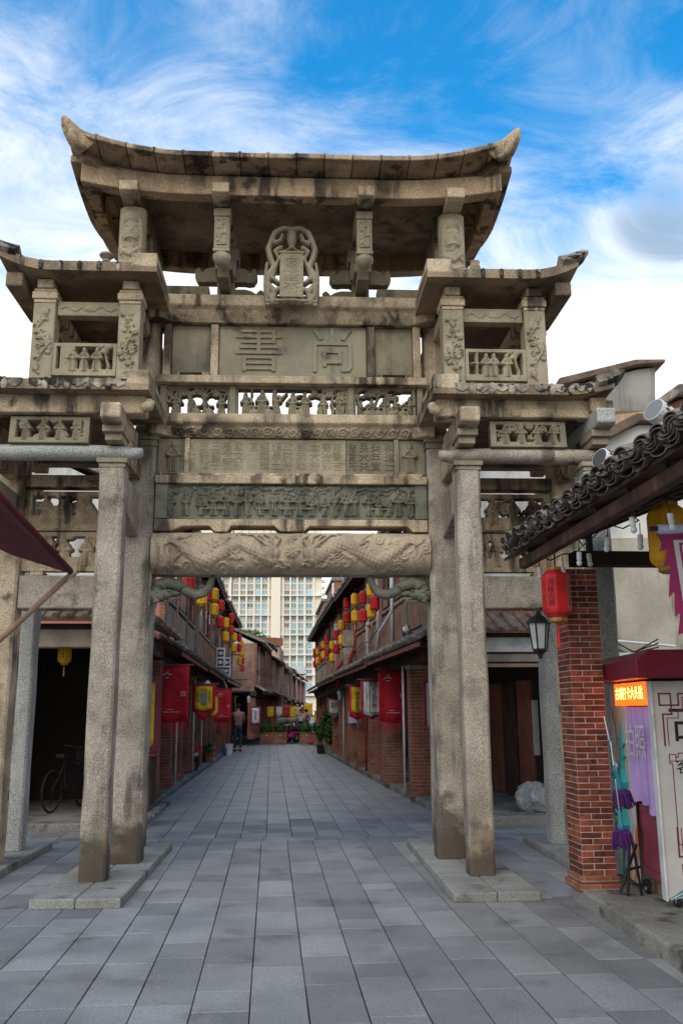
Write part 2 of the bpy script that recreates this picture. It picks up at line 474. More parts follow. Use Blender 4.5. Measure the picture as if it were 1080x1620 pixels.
# ------------------------------------------------------------ carved stone relief (height fields)
def ell(X, Z, cx, cz, rx, rz, a=1.0):
    return a * np.sqrt(np.clip(1 - ((X - cx) / rx) ** 2 - ((Z - cz) / rz) ** 2, 0, 1))
def stroke(X, Z, pts, r, a=1.0):
    best = np.zeros_like(X)
    rs = r if isinstance(r, (list, tuple)) else [r] * len(pts)
    for i in range(len(pts) - 1):
        (x0, z0), (x1, z1) = pts[i], pts[i + 1]
        dx, dz = x1 - x0, z1 - z0
        t = np.clip(((X - x0) * dx + (Z - z0) * dz) / (dx * dx + dz * dz + 1e-12), 0, 1)
        d2 = (X - x0 - t * dx) ** 2 + (Z - z0 - t * dz) ** 2
        rr = rs[i] + t * (rs[i + 1] - rs[i])
        best = np.maximum(best, a * np.sqrt(np.clip(1 - d2 / rr ** 2, 0, 1)))
    return best
def spiral(cx, cz, r, turns=1.6, ph=0.0, n=16, sgn=1):
    return [(cx + r * (1 - k / n * 0.85) * math.cos(ph + sgn * turns * 2 * PI * k / n), cz + r * (1 - k / n * 0.85) * math.sin(ph + sgn * turns * 2 * PI * k / n)) for k in range(n + 1)]
def robed(X, Z, cx, b, h, a=1.0, lean=0.0, arm=1.0, wide=1.0):
    t = (Z - b) / (0.82 * h)
    c = cx + lean * t * h
    hw = h * wide * (0.185 - 0.085 * np.clip(t, 0, 1))
    robe = np.sqrt(np.clip(1 - ((X - c) / hw) ** 2, 0, 1)) * ((t >= 0) & (t <= 1)) * (0.82 + 0.18 * np.cos((X - c) * 2 * PI / (0.075 * h)))
    hx = cx + lean * h
    out = np.maximum(robe, ell(X, Z, hx, b + 0.88 * h, 0.085 * h, 0.095 * h))
    out = np.maximum(out, ell(X, Z, hx, b + 0.975 * h, 0.075 * h, 0.05 * h, 0.9))
    for s in (-1, 1):
        out = np.maximum(out, stroke(X, Z, [(cx + s * 0.09 * h, b + 0.73 * h), (cx + s * 0.17 * h * arm, b + 0.56 * h), (cx + s * 0.04 * h, b + 0.52 * h)], 0.062 * h, 1.05))
    return a * out
def pine(X, Z, cx, b, h, a, seed, spread=0.3):
    g = np.random.RandomState(seed)
    pts = [(cx, b)]
    for k in range(4):
        pts.append((pts[-1][0] + g.uniform(-0.09, 0.09) * h, b + h * (k + 1) / 4.6))
    out = stroke(X, Z, pts, [0.05 * h, 0.045 * h, 0.04 * h, 0.03 * h, 0.025 * h], a)
    for k in range(8):
        x, z = cx + g.uniform(-spread, spread) * h, b + h * g.uniform(0.62, 0.98)
        out = np.maximum(out, stroke(X, Z, [pts[3], (x, z)], 0.016 * h, a * 0.6))
        rr = g.uniform(0.07, 0.12) * h
        out = np.maximum(out, ell(X, Z, x, z, rr * 1.25, rr * 0.8, a * (0.75 + 0.25 * np.sin(9 * (X - x) / rr) * np.sin(9 * (Z - z) / rr))))
    return out
def curls(X, Z, n, seed, w, h, r0, a, r=0.012):
    g = np.random.RandomState(seed); out = np.zeros_like(X)
    for k in range(n):
        cx, cz = g.uniform(-w / 2, w / 2), g.uniform(0.05, 0.95) * h
        rr = r0 * g.uniform(0.6, 1.25)
        out = np.maximum(out, stroke(X, Z, spiral(cx, cz, rr, g.uniform(0.9, 1.6), g.uniform(0, 6), 12, g.choice([-1, 1])), r, a * g.uniform(0.6, 1)))
    return out
def garland(X, Z, w, h, seed, a=0.02, vertical=True):
    g = np.random.RandomState(seed)
    L = h if vertical else w
    pts = []
    for k in range(15):
        t = k / 14
        off = 0.24 * (w if vertical else h) * math.sin(t * 11 + seed) + g.uniform(-0.02, 0.02)
        pts.append((off, 0.06 * h + t * 0.88 * h) if vertical else (-w * 0.45 + t * 0.9 * w, h / 2 + off))
    out = stroke(X, Z, pts, 0.011, a * 0.8)
    for k in range(1, 14, 1):
        x, z = pts[k]
        s = 0.03 * g.uniform(0.6, 1.1)
        dx, dz = g.uniform(-0.05, 0.05), g.uniform(-0.03, 0.03)
        for q in range(5):
            an = q * 2 * PI / 5 + k
            out = np.maximum(out, ell(X, Z, x + dx + s * 0.55 * math.cos(an), z + dz + s * 0.55 * math.sin(an), s * 0.5, s * 0.5, a))
    return out

def relief(name, w, h, fn, mat, parent, loc, rot=None, res=0.011, thick=0.07, keep=None, bend=None, smooth=True):
    nx, nz = max(4, int(w / res)), max(4, int(h / res))
    x = np.linspace(-w / 2, w / 2, nx + 1); z = np.linspace(0, h, nz + 1)
    X, Z = np.meshgrid(x, z, indexing='ij')
    H = fn(X, Z)
    m = np.ones((nx, nz), bool)
    if keep is not None:
        xc, zc = np.meshgrid((x[1:] + x[:-1]) / 2, (z[1:] + z[:-1]) / 2, indexing='ij')
        m = keep(xc, zc, (H[1:, 1:] + H[:-1, 1:] + H[1:, :-1] + H[:-1, :-1]) / 4)
    Yb = bend(X, Z) if bend else 0 * X
    V = np.stack([X, Yb - H, Z], -1).reshape(-1, 3).tolist()
    N = len(V); nn = nz + 1
    F = []
    if keep is not None:
        V += np.stack([X, Yb + thick, Z], -1).reshape(-1, 3).tolist()
    mp = np.pad(m, 1)
    for i in range(nx):
        for j in range(nz):
            if not m[i, j]: continue
            a = i * nn + j; b = a + nn; c = b + 1; d = a + 1
            F.append((a, b, c, d))
            if keep is not None:
                F.append((a + N, d + N, c + N, b + N))
                if not mp[i, j + 1]: F.append((d, d + N, a + N, a))
                if not mp[i + 2, j + 1]: F.append((b, b + N, c + N, c))
                if not mp[i + 1, j]: F.append((a, a + N, b + N, b))
                if not mp[i + 1, j + 2]: F.append((c, c + N, d + N, d))
    mb = MB(); mb.v = V; mb.f = F
    if keep is None:
        t = float(np.max(Yb)) + 0.002
        mb.box(-w / 2, w / 2, t, t + thick, 0, h)
    o = mb.obj(name, mat, parent, smooth=False, loc=loc, rot=rot, fix=False)
    if smooth:
        me = o.data
        me.polygons.foreach_set('use_smooth', [True] * len(me.polygons))
        me.set_sharp_from_angle(angle=R(50))
    return o
# ------------------------------------------------------------ ground and paving
ST = -math.atan(-0.0783)                       # the street runs 4.5 degrees to the left of the camera axis
SD = Vector((-0.0783, 1, 0)).normalized(); SL = Vector((SD.y, -SD.x, 0))
def sw(a, b, z=0.0):                           # street frame: a across (right +), b along
    p = SL * a + SD * b
    return Vector((p.x, p.y, z))

MB().add([(-700, -60, -0.045), (700, -60, -0.045), (700, 1500, -0.045), (-700, 1500, -0.045)], [(0, 1, 2, 3)]).obj('ground', JOINT, kind='structure')
pav = MB().add([(-6.5, 1.5, 0), (4.5, 1.5, 0), (4.5, 13.2, 0), (2.75, 13.2, 0), (2.75, 46.4, 0), (-2.2, 46.4, 0), (-2.2, 13.2, 0), (-6.5, 13.2, 0)], [tuple(range(8))])
pav = pav.obj('street_pavement', JOINT, kind='structure', loc=(0, 0, -0.022), rot=(0, 0, ST))
far_road = MB().add([(-12, 46.4, 0), (12, 46.4, 0), (12, 260, 0), (-12, 260, 0)], [(0, 1, 2, 3)]).obj('far_road', CONC, kind='structure', loc=(0, 0, -0.03), rot=(0, 0, ST))

slabs = []
def lay(a0, a1, b0, b1, w, seed, l0=0.5, l1=1.0):
    g = np.random.RandomState(seed)
    n = int(round((a1 - a0) / w)); w = (a1 - a0) / n
    for i in range(n):
        b = b0
        first = True
        while b < b1 - 0.02:
            L = g.uniform(l0, l1) * (g.uniform(0.3, 1) if first else 1)
            if g.rand() < 0.1: L *= 0.45
            first = False
            if b + L > b1 - 0.2: L = b1 - b
            slabs.append((a0 + i * w, a0 + (i + 1) * w, b, b + L))
            b += L
lay(-6.2, 4.4, 1.6, 12.05, 0.318, 3)
for k in range(12):
    slabs.append((-2.05 + k * 0.66 - (k > 6) * 0.0, -2.05 + (k + 1) * 0.66, 12.05, 12.33) if k < 7 else (2.57 + (k - 7) * 0.6, 3.17 + (k - 7) * 0.6, 12.05, 12.33))
for k in range(7):
    slabs.append((-2.05 - (k + 1) * 0.6, -2.05 - k * 0.6, 12.05, 12.33))
lay(-2.05, 2.65, 12.33, 46.3, 0.336, 5, 0.55, 1.05)
lay(-6.2, -2.05, 12.33, 13.2, 0.34, 8)
lay(2.65, 4.4, 12.33, 13.2, 0.34, 9)
def vis(s):
    p = sw((s[0] + s[1]) / 2, (s[2] + s[3]) / 2)
    return p.y > 4.0 and abs(p.x) < p.y * 0.43 + 0.3 and p.x < 2.15
slabs_v = [s for s in slabs if vis(s) or s[2] > 12]
slabs_v.sort(key=lambda s: (s[2] + s[3]) / 2)
near, rest = slabs_v[:298], slabs_v[298:] + [s for s in slabs if not (vis(s) or s[2] > 12)]
def slab_geo(mb, s, g):
    a0, a1, b0, b1 = s; e = g.uniform(0.0022, 0.0048)
    z = [0.02 + g.uniform(-0.0018, 0.0018) for _ in range(4)]
    c = 0.0025
    o = [(a0 + e, b0 + e), (a1 - e, b0 + e), (a1 - e, b1 - e), (a0 + e, b1 - e)]
    i_ = [(a0 + e + c, b0 + e + c), (a1 - e - c, b0 + e + c), (a1 - e - c, b1 - e - c), (a0 + e + c, b1 - e - c)]
    mb.add([(x, y, -0.012) for x, y in o] + [(x, y, z[k] - c * 1.2) for k, (x, y) in enumerate(o)] + [(x, y, z[k]) for k, (x, y) in enumerate(i_)],
           [(0, 1, 5, 4), (1, 2, 6, 5), (2, 3, 7, 6), (3, 0, 4, 7), (4, 5, 9, 8), (5, 6, 10, 9), (6, 7, 11, 10), (7, 4, 8, 11), (8, 9, 10, 11)])
for s in near:
    mb = MB(); slab_geo(mb, s, rng); mb.obj('paving_slab', SLAB, pav, fix=False)
SLABFAR = surf('skylit_far_paving', (0.31, 0.30, 0.29), (0.225, 0.22, 0.213), 1.6, None, 0, 0, 1, 0.15, 60, 0.5, 0.2, 60, spec=0.5)  # same granite made paler: sky brightness on the street put into its colour
mb = MB()
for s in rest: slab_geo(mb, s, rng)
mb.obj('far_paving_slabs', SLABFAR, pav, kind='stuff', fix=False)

# ------------------------------------------------------------ the stone archway
GO = Vector((-0.555, 9.84, 0))
gate = E('stone_archway', GO, R(3), 'old carved granite memorial archway with three tiers of upturned stone roofs spanning the street', 'archway')
def gp(name, mb, mat, bev=0.012, parent=None, smooth=False, **k):
    return mb.obj(name, mat, parent or gate, bev=bev, smooth=smooth, **k)

def shaft(u0, u1, v0, v1, z0, z1, name, mat, ch=0.025):
    def ring(z, t=0.0):
        a, b, c, d = u0 + t, u1 - t, v0 + t, v1 - t
        return [(a + ch, c, z), (b - ch, c, z), (b, c + ch, z), (b, d - ch, z), (b - ch, d, z), (a + ch, d, z), (a, d - ch, z), (a, c + ch, z)]
    n = 9
    rings = [ring(z0 + (z1 - z0) * k / n, 0.004 * math.sin(k * 2.3 + u0 * 5)) for k in range(n + 1)]
    return gp(name, MB().loft(rings), mat, 0.006)
def cap_on(p, u0, u1, v0, v1, z0, z1, mat=GREEN):
    h = z1 - z0
    mb = MB().box(u0 - .008, u1 + .008, v0 - .008, v1 + .008, z0, z0 + h * .45).box(u0 - .028, u1 + .028, v0 - .028, v1 + .028, z0 + h * .45 + .002, z1)
    gp('pillar_cap', mb, mat, 0.008, parent=p)

for s in (-1, 1):
    def S(a, b): return tuple(sorted((s * a, s * b)))
    # plinths: rows of kerb-like stones
    for (ua, ub, va, vb, nv) in ((1.40, 2.16, -1.74, 1.56, 4), (2.86, 3.75, -0.95, 1.75, 3)):
        for i in range(2):
            for j in range(nv):
                u0, u1 = S(ua + (ub - ua) * i / 2, ua + (ub - ua) * (i + 1) / 2)
                dv = (vb - va) / nv
                gp('plinth_stone', MB().box(u0 + .002, u1 - .002, va + j * dv + .002, va + (j + 1) * dv - .002, -0.005, 0.08 + random.uniform(-.003, .003)), MUST, 0.014)
    a, b = S(1.54, 1.86)
    p = shaft(a, b, 0.0, 0.32, 0.078, 4.54, 'main_pillar', GRAN, 0.035); cap_on(p, a, b, 0, .32, 4.542, 4.70)
    a, b = S(1.55, 1.80)
    gp('upper_pillar', MB().lathe([(.135, 4.705), (.14, 5.3), (.135, 6.02), (.15, 6.04), (.15, 6.2)], ((a + b) / 2, .17, 0), 12), BEAM, 0, smooth=False)
    a, b = S(1.69, 1.94)
    p = shaft(a, b, -0.98, -0.73, 0.078, 4.02, 'front_pillar', GRAN); cap_on(p, a, b, -.98, -.73, 4.022, 4.118)
    p = shaft(a, b, 1.15, 1.40, 0.078, 4.02, 'rear_pillar', GRAN); cap_on(p, a, b, 1.15, 1.40, 4.022, 4.118)
    a, b = S(2.98, 3.28)
    p = shaft(a, b, 0.0, 0.30, 0.078, 4.54, 'outer_pillar', BEAM); cap_on(p, a, b, 0, .30, 4.542, 4.70)
    a, b = S(3.03, 3.275)
    p = shaft(a, b, -0.98, -0.735, 0.078, 4.02, 'outer_front_pillar', GRAN2); cap_on(p, a, b, -.98, -.735, 4.022, 4.118, GREEN2)
    p = shaft(a, b, 1.0, 1.24, 0.078, 4.02, 'outer_rear_pillar', GRAN2); cap_on(p, a, b, 1.0, 1.24, 4.022, 4.118, GREEN2)
    # tie beams front to back
    for u in (1.765, 3.11):
        for (v0, v1) in ((-.73, 0.0), (.32, 1.15 if u < 2 else 1.0)):
            a, b = S(u - .07, u + .07)
            gp('tie_beam', MB().prism([(v0, 3.62), (v0, 3.98), (v1, 3.98), (v1, 3.50), (v1 - .12 if v0 < 0 else v1, 3.50)], a, b, 'x'), GRAN, 0.015)
            gp('tie_beam', MB().box(a, b, v0, v1, 4.14, 4.32), BEAM, 0.015)

def moulded_beam(name, u, z0, zm, z1, vf, vb, inset, mat, carve=None):
    # flat upper band over a chamfered lower band that runs out to square ends
    rings = []
    for x, t in ((-u - .10, 0), (-u + .02, 0), (-u + .15, 1), (u - .15, 1), (u - .02, 0), (u + .10, 0)):
        q = inset * t
        rings.append([(x, vf, z1), (x, vf, zm), (x, vf + q * .35, zm - (zm - z0) * .25), (x, vf + q, z0), (x, vb, z0), (x, vb, z1)])
    o = gp(name, MB().loft(rings), mat, 0.014)
    if carve:
        L = 2 * u - .34; hh = math.hypot(inset * .65, (zm - z0) * .75)
        rx = math.atan2(inset * .65, (zm - z0) * .75)
        def fn(X, Z):
            out = np.zeros_like(X)
            n = 19
            for k in range(n):
                c = -L / 2 + (k + .5) * L / n
                if carve == 'lotus':
                    out = np.maximum(out, ell(X, Z, c, 0.0, L / n * .48, hh * .95, .012) * (0.6 + .4 * (((X - c) / (L / n * .48)) ** 2 + ((Z) / (hh * .95)) ** 2)))
                else:
                    out = np.maximum(out, stroke(X, Z, spiral(c, hh * .5, hh * .42, 1.3, k, 12, 1), .013, .013))
                    out = np.maximum(out, stroke(X, Z, [(c + L / n * .2, hh * .2), (c + L / n * .5, hh * .75)], .012, .011))
            return out
        relief('carved_band', L, hh, fn, mat, o, (0, vf + inset - .001, z0), (rx, 0, 0), res=.0095, thick=.01)
    return o

# carved dragon lintel
def lintel_fn(X, Z):
    h = 0.47
    out = 0.75 * curls(X, Z, 70, 11, 3.0, h, .075, .03, .013)
    g = np.random.RandomState(3)
    for k in range(40):                       # flame and cloud wisps
        x, z, a = g.uniform(-1.45, 1.45), g.uniform(.05, .42), g.uniform(-.9, .9)
        out = np.maximum(out, stroke(X, Z, [(x + .03 * q * math.cos(a), z + .03 * q * math.sin(a) + .012 * math.sin(q * 2)) for q in range(6)], [.016, .016, .014, .011, .008, .003], .03))
    for s in (-1, 1):
        body = [(s * (1.38 - 1.14 * k / 30), h * (.48 + (.20 + .05 * math.sin(k * .7)) * math.sin(k * .31 + 1.1))) for k in range(31)]
        rad = [.018 + .052 * min(1, k / 9) for k in range(31)]
        d = stroke(X, Z, body, rad, .05)
        out = np.maximum(out, d * (0.86 + .14 * np.sin(X * 95 + Z * 40) * np.sin(Z * 95 - X * 40)))
        out = np.maximum(out, ell(X, Z, s * .22, h * .47, .10, .085, .06) * (0.85 + .15 * np.sin(X * 110)))
        for k in range(4):
            out = np.maximum(out, stroke(X, Z, [(s * .2, h * .5), (s * (.13 + .1 * k), h * (.8 + .04 * k)), (s * (.2 + .12 * k), h * .93)], [.022, .016, .005], .045))
        for k in range(6):
            out = np.maximum(out, stroke(X, Z, [(s * (1.505 - .025 * k - .05 * math.sin(PI * q / 8)), h * (.05 + .9 * q / 8)) for q in range(9)], .009, .016))
    out = np.maximum(out, ell(X, Z, 0, h * .5, .08, .08, .05) * (0.8 + .2 * np.sin(np.arctan2(Z - h * .5, X) * 8)))
    return out
relief('dragon_lintel', 3.08, .47, lintel_fn, surf('lintel_stone', (0.46, 0.365, 0.265), (0.34, 0.26, 0.185), 2.5, (0.13, 0.1, 0.075), 0.6, 0.5, 0.66, 0.22, 100, 0.88, 0.3, 60),
       gate, (0, -.10, 3.085), res=.0105, thick=.22, bend=lambda X, Z: .16 * np.abs((Z - .235) / .235) ** 3.2)
pts = [(-1.53, 3.70), (1.53, 3.70), (1.53, 3.562), (1.36, 3.562), (1.3, 3.625), (.2, 3.625), (.13, 3.565), (-.13, 3.565), (-.2, 3.625), (-.68, 3.625), (-.72, 3.558), (-.86, 3.558), (-.92, 3.625), (-1.22, 3.62), (-1.36, 3.562), (-1.53, 3.562)]
gp('spacer_beam', MB().prism(pts[::-1], 0.0, .28), BEAM, 0.01)

# band of three carved scenes
def scene_fn(w, h, seed, nfig, depth=.035, base=.05):
    def fn(X, Z):
        g = np.random.RandomState(seed)
        out = .006 * np.sin(X * 60 + 3 * np.sin(Z * 30)) * (Z > h * .7) + .004
        out = np.maximum(out, (.022 + .006 * np.sin(X * 45)) * (Z < base))
        for k in range(nfig):
            cx = -w / 2 + w * (k + .5) / nfig + g.uniform(-.03, .03)
            if k in (0, nfig - 1) and g.rand() < .6:
                out = np.maximum(out, pine(X, Z, cx, .03, h * .98, depth * .9, seed + k, .3))
            sit = g.rand() < .25
            out = np.maximum(out, robed(X, Z, cx, base * .8, h * (g.uniform(.5, .58) if sit else g.uniform(.66, .78)), depth, g.uniform(-.06, .06), g.uniform(.7, 1.4), 1.25 if sit else 1))
        for k in range(3):
            x = g.uniform(-w * .4, w * .4)
            out = np.maximum(out, np.where((np.abs(X - x) < .085) & (np.abs(Z - h * .3) < .014), depth * .8, 0))
            for q in (-.07, .07): out = np.maximum(out, stroke(X, Z, [(x + q, base), (x + q, h * .3)], .012, depth * .7))
            x = g.uniform(-w * .45, w * .45)
            out = np.maximum(out, stroke(X, Z, [(x, h * .25), (x + g.uniform(-.12, .12), h * .92)], .01, depth * .7))
        for k in range(4):
            out = np.maximum(out, pine(X, Z, g.uniform(-w / 2, w / 2), h * .3, h * .66, depth * .5, seed + 50 + k, .5))
        for k in range(5):
            x = g.uniform(-w / 2, w / 2)
            out = np.maximum(out, stroke(X, Z, [(x + .05 * q, h * (.9 + .05 * math.sin(q * 2 + k))) for q in range(5)], .018, depth * .6))
        return out
    return fn
for k, (a, b) in enumerate(((-1.388, -.548), (-.545, .545), (.548, 1.388))):
    w = b - a
    o = relief('relief_panel', w, .395, scene_fn(w, .395, 21 + k, (6, 8, 7)[k], .055), BLUEST, gate, ((a + b) / 2, .05, 3.705), res=.0085, thick=.14)
    fr = MB()
    for z0, z1 in ((3.703, 3.716), (4.09, 4.103)): fr.box(a, b, .015, .045, z0, z1)
    gp('panel_moulding', fr, BLUEST, 0.004, parent=o)
for s in (-1, 1):
    gp('end_block', MB().box(s * 1.39, s * 1.53, 0.0, .24, 3.705, 4.103), BLUEST, 0.01)
gp('ledge_beam', MB().box(-1.53, 1.53, -.03, .26, 4.106, 4.20).box(-1.49, 1.49, .0, .24, 4.202, 4.235), BEAM, 0.01)

# inscribed tablet
ins = gp('inscription_slab', MB().box(-1.163, .615, .07, .2, 4.24, 4.655), GREEN2, 0.006)
ins2 = gp('inscription_slab', MB().box(.621, 1.163, .075, .2, 4.24, 4.655), GREEN, 0.006)
cols = ['有士書', '五祭酒', '三國子', '恩武而', '國文部', '官', '經筵講', '讀學士', '政院侍', '部無翰', '士大侍', '書禮部', '南書吉', '詹官府', '民大夫', '癸年資', '科進士']
upx = [305, 327, 344, 362, 379, 403, 419, 438, 454, 476, 496, 515, 531, 554, 573, 591, 613]
for c, x in zip(cols, upx):
    u = (x - 462) * .00741
    s_ = '\n'.join(c) if len(c) > 1 else c + '\n \n '
    text(s_, .118, GREEN2 if u < .6 else GREEN, ins if u < .6 else ins2, (u, .07, 4.45), ext=.0065, name='incised_column')
for s in (-1, 1):
    w = .30
    def fn(X, Z, s=s):
        out = robed(X, Z, -.02 * s, .02, .35, .05, 0.0, 1.2, 1.35)
        out = np.maximum(out, stroke(X, Z, [(.09 * -s, .03), (.09 * -s, .25)], .014, .03))
        return np.maximum(out, .03 * (Z < .025))
    o = relief('attendant_panel', w, .415, fn, GREEN, gate, (s * 1.37, .075, 4.24), res=.0075, thick=.1)
    gp('pilaster', MB().box(s * 1.165, s * 1.222, .03, .16, 4.24, 4.655), BEAM if s < 0 else GREEN, 0.008)

moulded_beam('wave_beam', 1.53, 4.665, 4.805, 4.91, -.10, .3, .14, BEAM, 'wave')

# openwork figures against the sky
def open_fn(w, h, seed, nfig, trees):
    def fn(X, Z):
        g = np.random.RandomState(seed)
        out = np.where(Z < .045, .03, 0.0) + np.where(Z > h - .028, .03, 0) + np.where(np.abs(X) > w / 2 - .022, .03, 0)
        for t in trees:
            out = np.maximum(out, pine(X, Z, t * w / 2, .02, h * .99, .035, seed + int(t * 10), .42))
        for k in range(nfig):
            cx = -w / 2 + w * (k + .6) / (nfig + .2) + g.uniform(-.02, .02)
            hh = h * (g.uniform(.5, .7) if w < 1 else g.uniform(.64, .86))
            out = np.maximum(out, robed(X, Z, cx, .03, hh, .05, g.uniform(-.10, .10), g.uniform(.6, 1.9), g.uniform(.85, 1.25)))
            if g.rand() < .6:
                d = g.choice([-1, 1])
                out = np.maximum(out, stroke(X, Z, [(cx, .03 + hh * .7), (cx + d * .06, .03 + hh * g.uniform(.55, .9)), (cx + d * .11, .03 + hh * g.uniform(.4, 1.15))], [.026, .02, .012], .045))
            if g.rand() < .45:
                x = cx + g.uniform(.04, .1)
                out = np.maximum(out, ell(X, Z, x, .06, .06, .055, .04))
                out = np.maximum(out, np.where((np.abs(X - x) < .055) & (np.abs(Z - h * .36) < .011), .03, 0))
                out = np.maximum(out, np.where((np.abs(X - x) < .012) & (Z < h * .36), .03, 0))
            if g.rand() < .4: out = np.maximum(out, stroke(X, Z, [(cx + .05, .03), (cx + .055, h * .95)], .01, .03))
        return out
    return fn
keep = lambda X, Z, H: H > .008
for a, b, sd, nf, tr in ((-1.455, -.735, 31, 4, (-.75, -.3, .15, .75)), (-.655, .635, 37, 7, (.5, .72, .9)), (.715, 1.43, 41, 5, (-.8, -.35, .2))):
    w = b - a
    relief('openwork_panel', w, .375, open_fn(w, .375, sd, nf, tr), GREEN, gate, ((a + b) / 2, .09, 4.915), res=.0075, thick=.09, keep=keep)
for u in (-1.49, -.695, .675, 1.485):
    gp('panel_post', MB().box(u - .036, u + .036, .03, .24, 4.913, 5.292), GREEN, 0.01)
gp('ledge_beam', MB().box(-1.56, 1.56, -.05, .3, 5.295, 5.388), BEAM, 0.012)

# great tablet with two large characters
for u in (-1.455, -.912, .912, 1.455):
    gp('tablet_post', MB().box(u - .045, u + .045, -.01, .24, 5.391, 6.04), BEAM, 0.012)
big = gp('tablet', MB().box(-.862, .862, .045, .2, 5.391, 6.04), surf('tablet_stone', (0.325, 0.288, 0.20), (0.24, 0.21, 0.15), 1.5, (0.33, 0.235, 0.13), 0.7, 0.48, 0.64, 0.15, 110, 0.85, 0.25, 60, spots=(0.12, 0.118, 0.095), sps=(0.6, 0.72, 3)), 0.006)
text('書', .60, MATS['tablet_stone'], big, (-.40, .045, 5.70), ext=.022, name='large_character')
text('尚', .60, MATS['tablet_stone'], big, (.46, .045, 5.70), ext=.022, name='large_character')
for s in (-1, 1):
    gp('side_tablet', MB().box(s * .962, s * 1.405, .06, .18, 5.455, 6.04), GREEN, 0.006)
    for u in (1.01, 1.36):
        gp('foot_block', MB().box(s * (u - .045), s * (u + .045), .03, .2, 5.391, 5.452), BEAM, 0.01)
moulded_beam('lotus_beam', 1.56, 6.045, 6.205, 6.335, -.17, .34, .14, BEAM, 'lotus')

# hanging plaque with dragons
def plq_fn(X, Z):
    out = np.where((np.abs(X) < .135) & (Z > .14) & (Z < .66), .05, 0.0)
    out = np.maximum(out, np.where((np.abs(X) < .15) & (Z > .66) & (Z < .69), .06, 0.0))
    out = np.maximum(out, ell(X, Z, 0, .86, .055, .12, .07))
    out = np.maximum(out, ell(X, Z, 0, .74, .04, .025, .065))
    for s in (-1, 1):
        out = np.maximum(out, stroke(X, Z, [(0, .73), (s * .07, .70), (s * .12, .68)], .014, .05))
        out = np.maximum(out, stroke(X, Z, [(s * .02, .96), (s * .1, .97), (s * .19, .92), (s * .23, .84), (s * .19, .79), (s * .13, .82), (s * .11, .89)], [.035, .035, .035, .032, .03, .026, .02], .06))
        out = np.maximum(out, stroke(X, Z, [(s * .23, .83), (s * .27, .72), (s * .24, .6), (s * .2, .5), (s * .25, .42), (s * .285, .3), (s * .27, .18), (s * .22, .1)], [.03, .032, .034, .036, .04, .04, .036, .03], .06))
        out = np.maximum(out, stroke(X, Z, [(s * .14, .62), (s * .19, .5), (s * .23, .38), (s * .15, .32)], [.02, .025, .03, .022], .05))
        out = np.maximum(out, stroke(X, Z, [(s * .27, .3), (s * .2, .21), (s * .15, .24)], [.035, .042, .03], .055))
        out = np.maximum(out, stroke(X, Z, [(s * .2, .2), (s * .22, .08)], [.04, .03], .05))
        out = np.maximum(out, stroke(X, Z, [(s * .13, .74), (s * .19, .70), (s * .15, .62)], [.03, .025, .02], .045))
        out = np.maximum(out, stroke(X, Z, [(s * .28, .55), (s * .3, .4), (s * .3, .2), (s * .27, .05)], .018, .04))
    top = .15 - .03 * np.abs(X) / .3 + .012 * np.sin(X * 60)
    bot = .075 - .25 * np.abs(X) ** 1.6 + .012 * np.abs(np.sin(X * 38))
    out = np.maximum(out, np.where((Z < top) & (Z > bot) & (np.abs(X) < .29), .035 + .015 * np.sin(Z * 130 + 8 * np.abs(X)), 0))
    return out
plq = relief('hanging_plaque', .64, 1.0, plq_fn, GREEN2, gate, (-.02, -.33, 6.075), (R(5), 0, 0), res=.0075, thick=.06, keep=lambda X, Z, H: H > .01)
text('恩\n榮', .2, GREEN2, plq, (0, -.05, .41), ext=.006, name='plaque_character')
gp('plaque_bracket', MB().box(-.1, .06, -.3, 0.0, 6.34, 6.46), GREEN, .01)

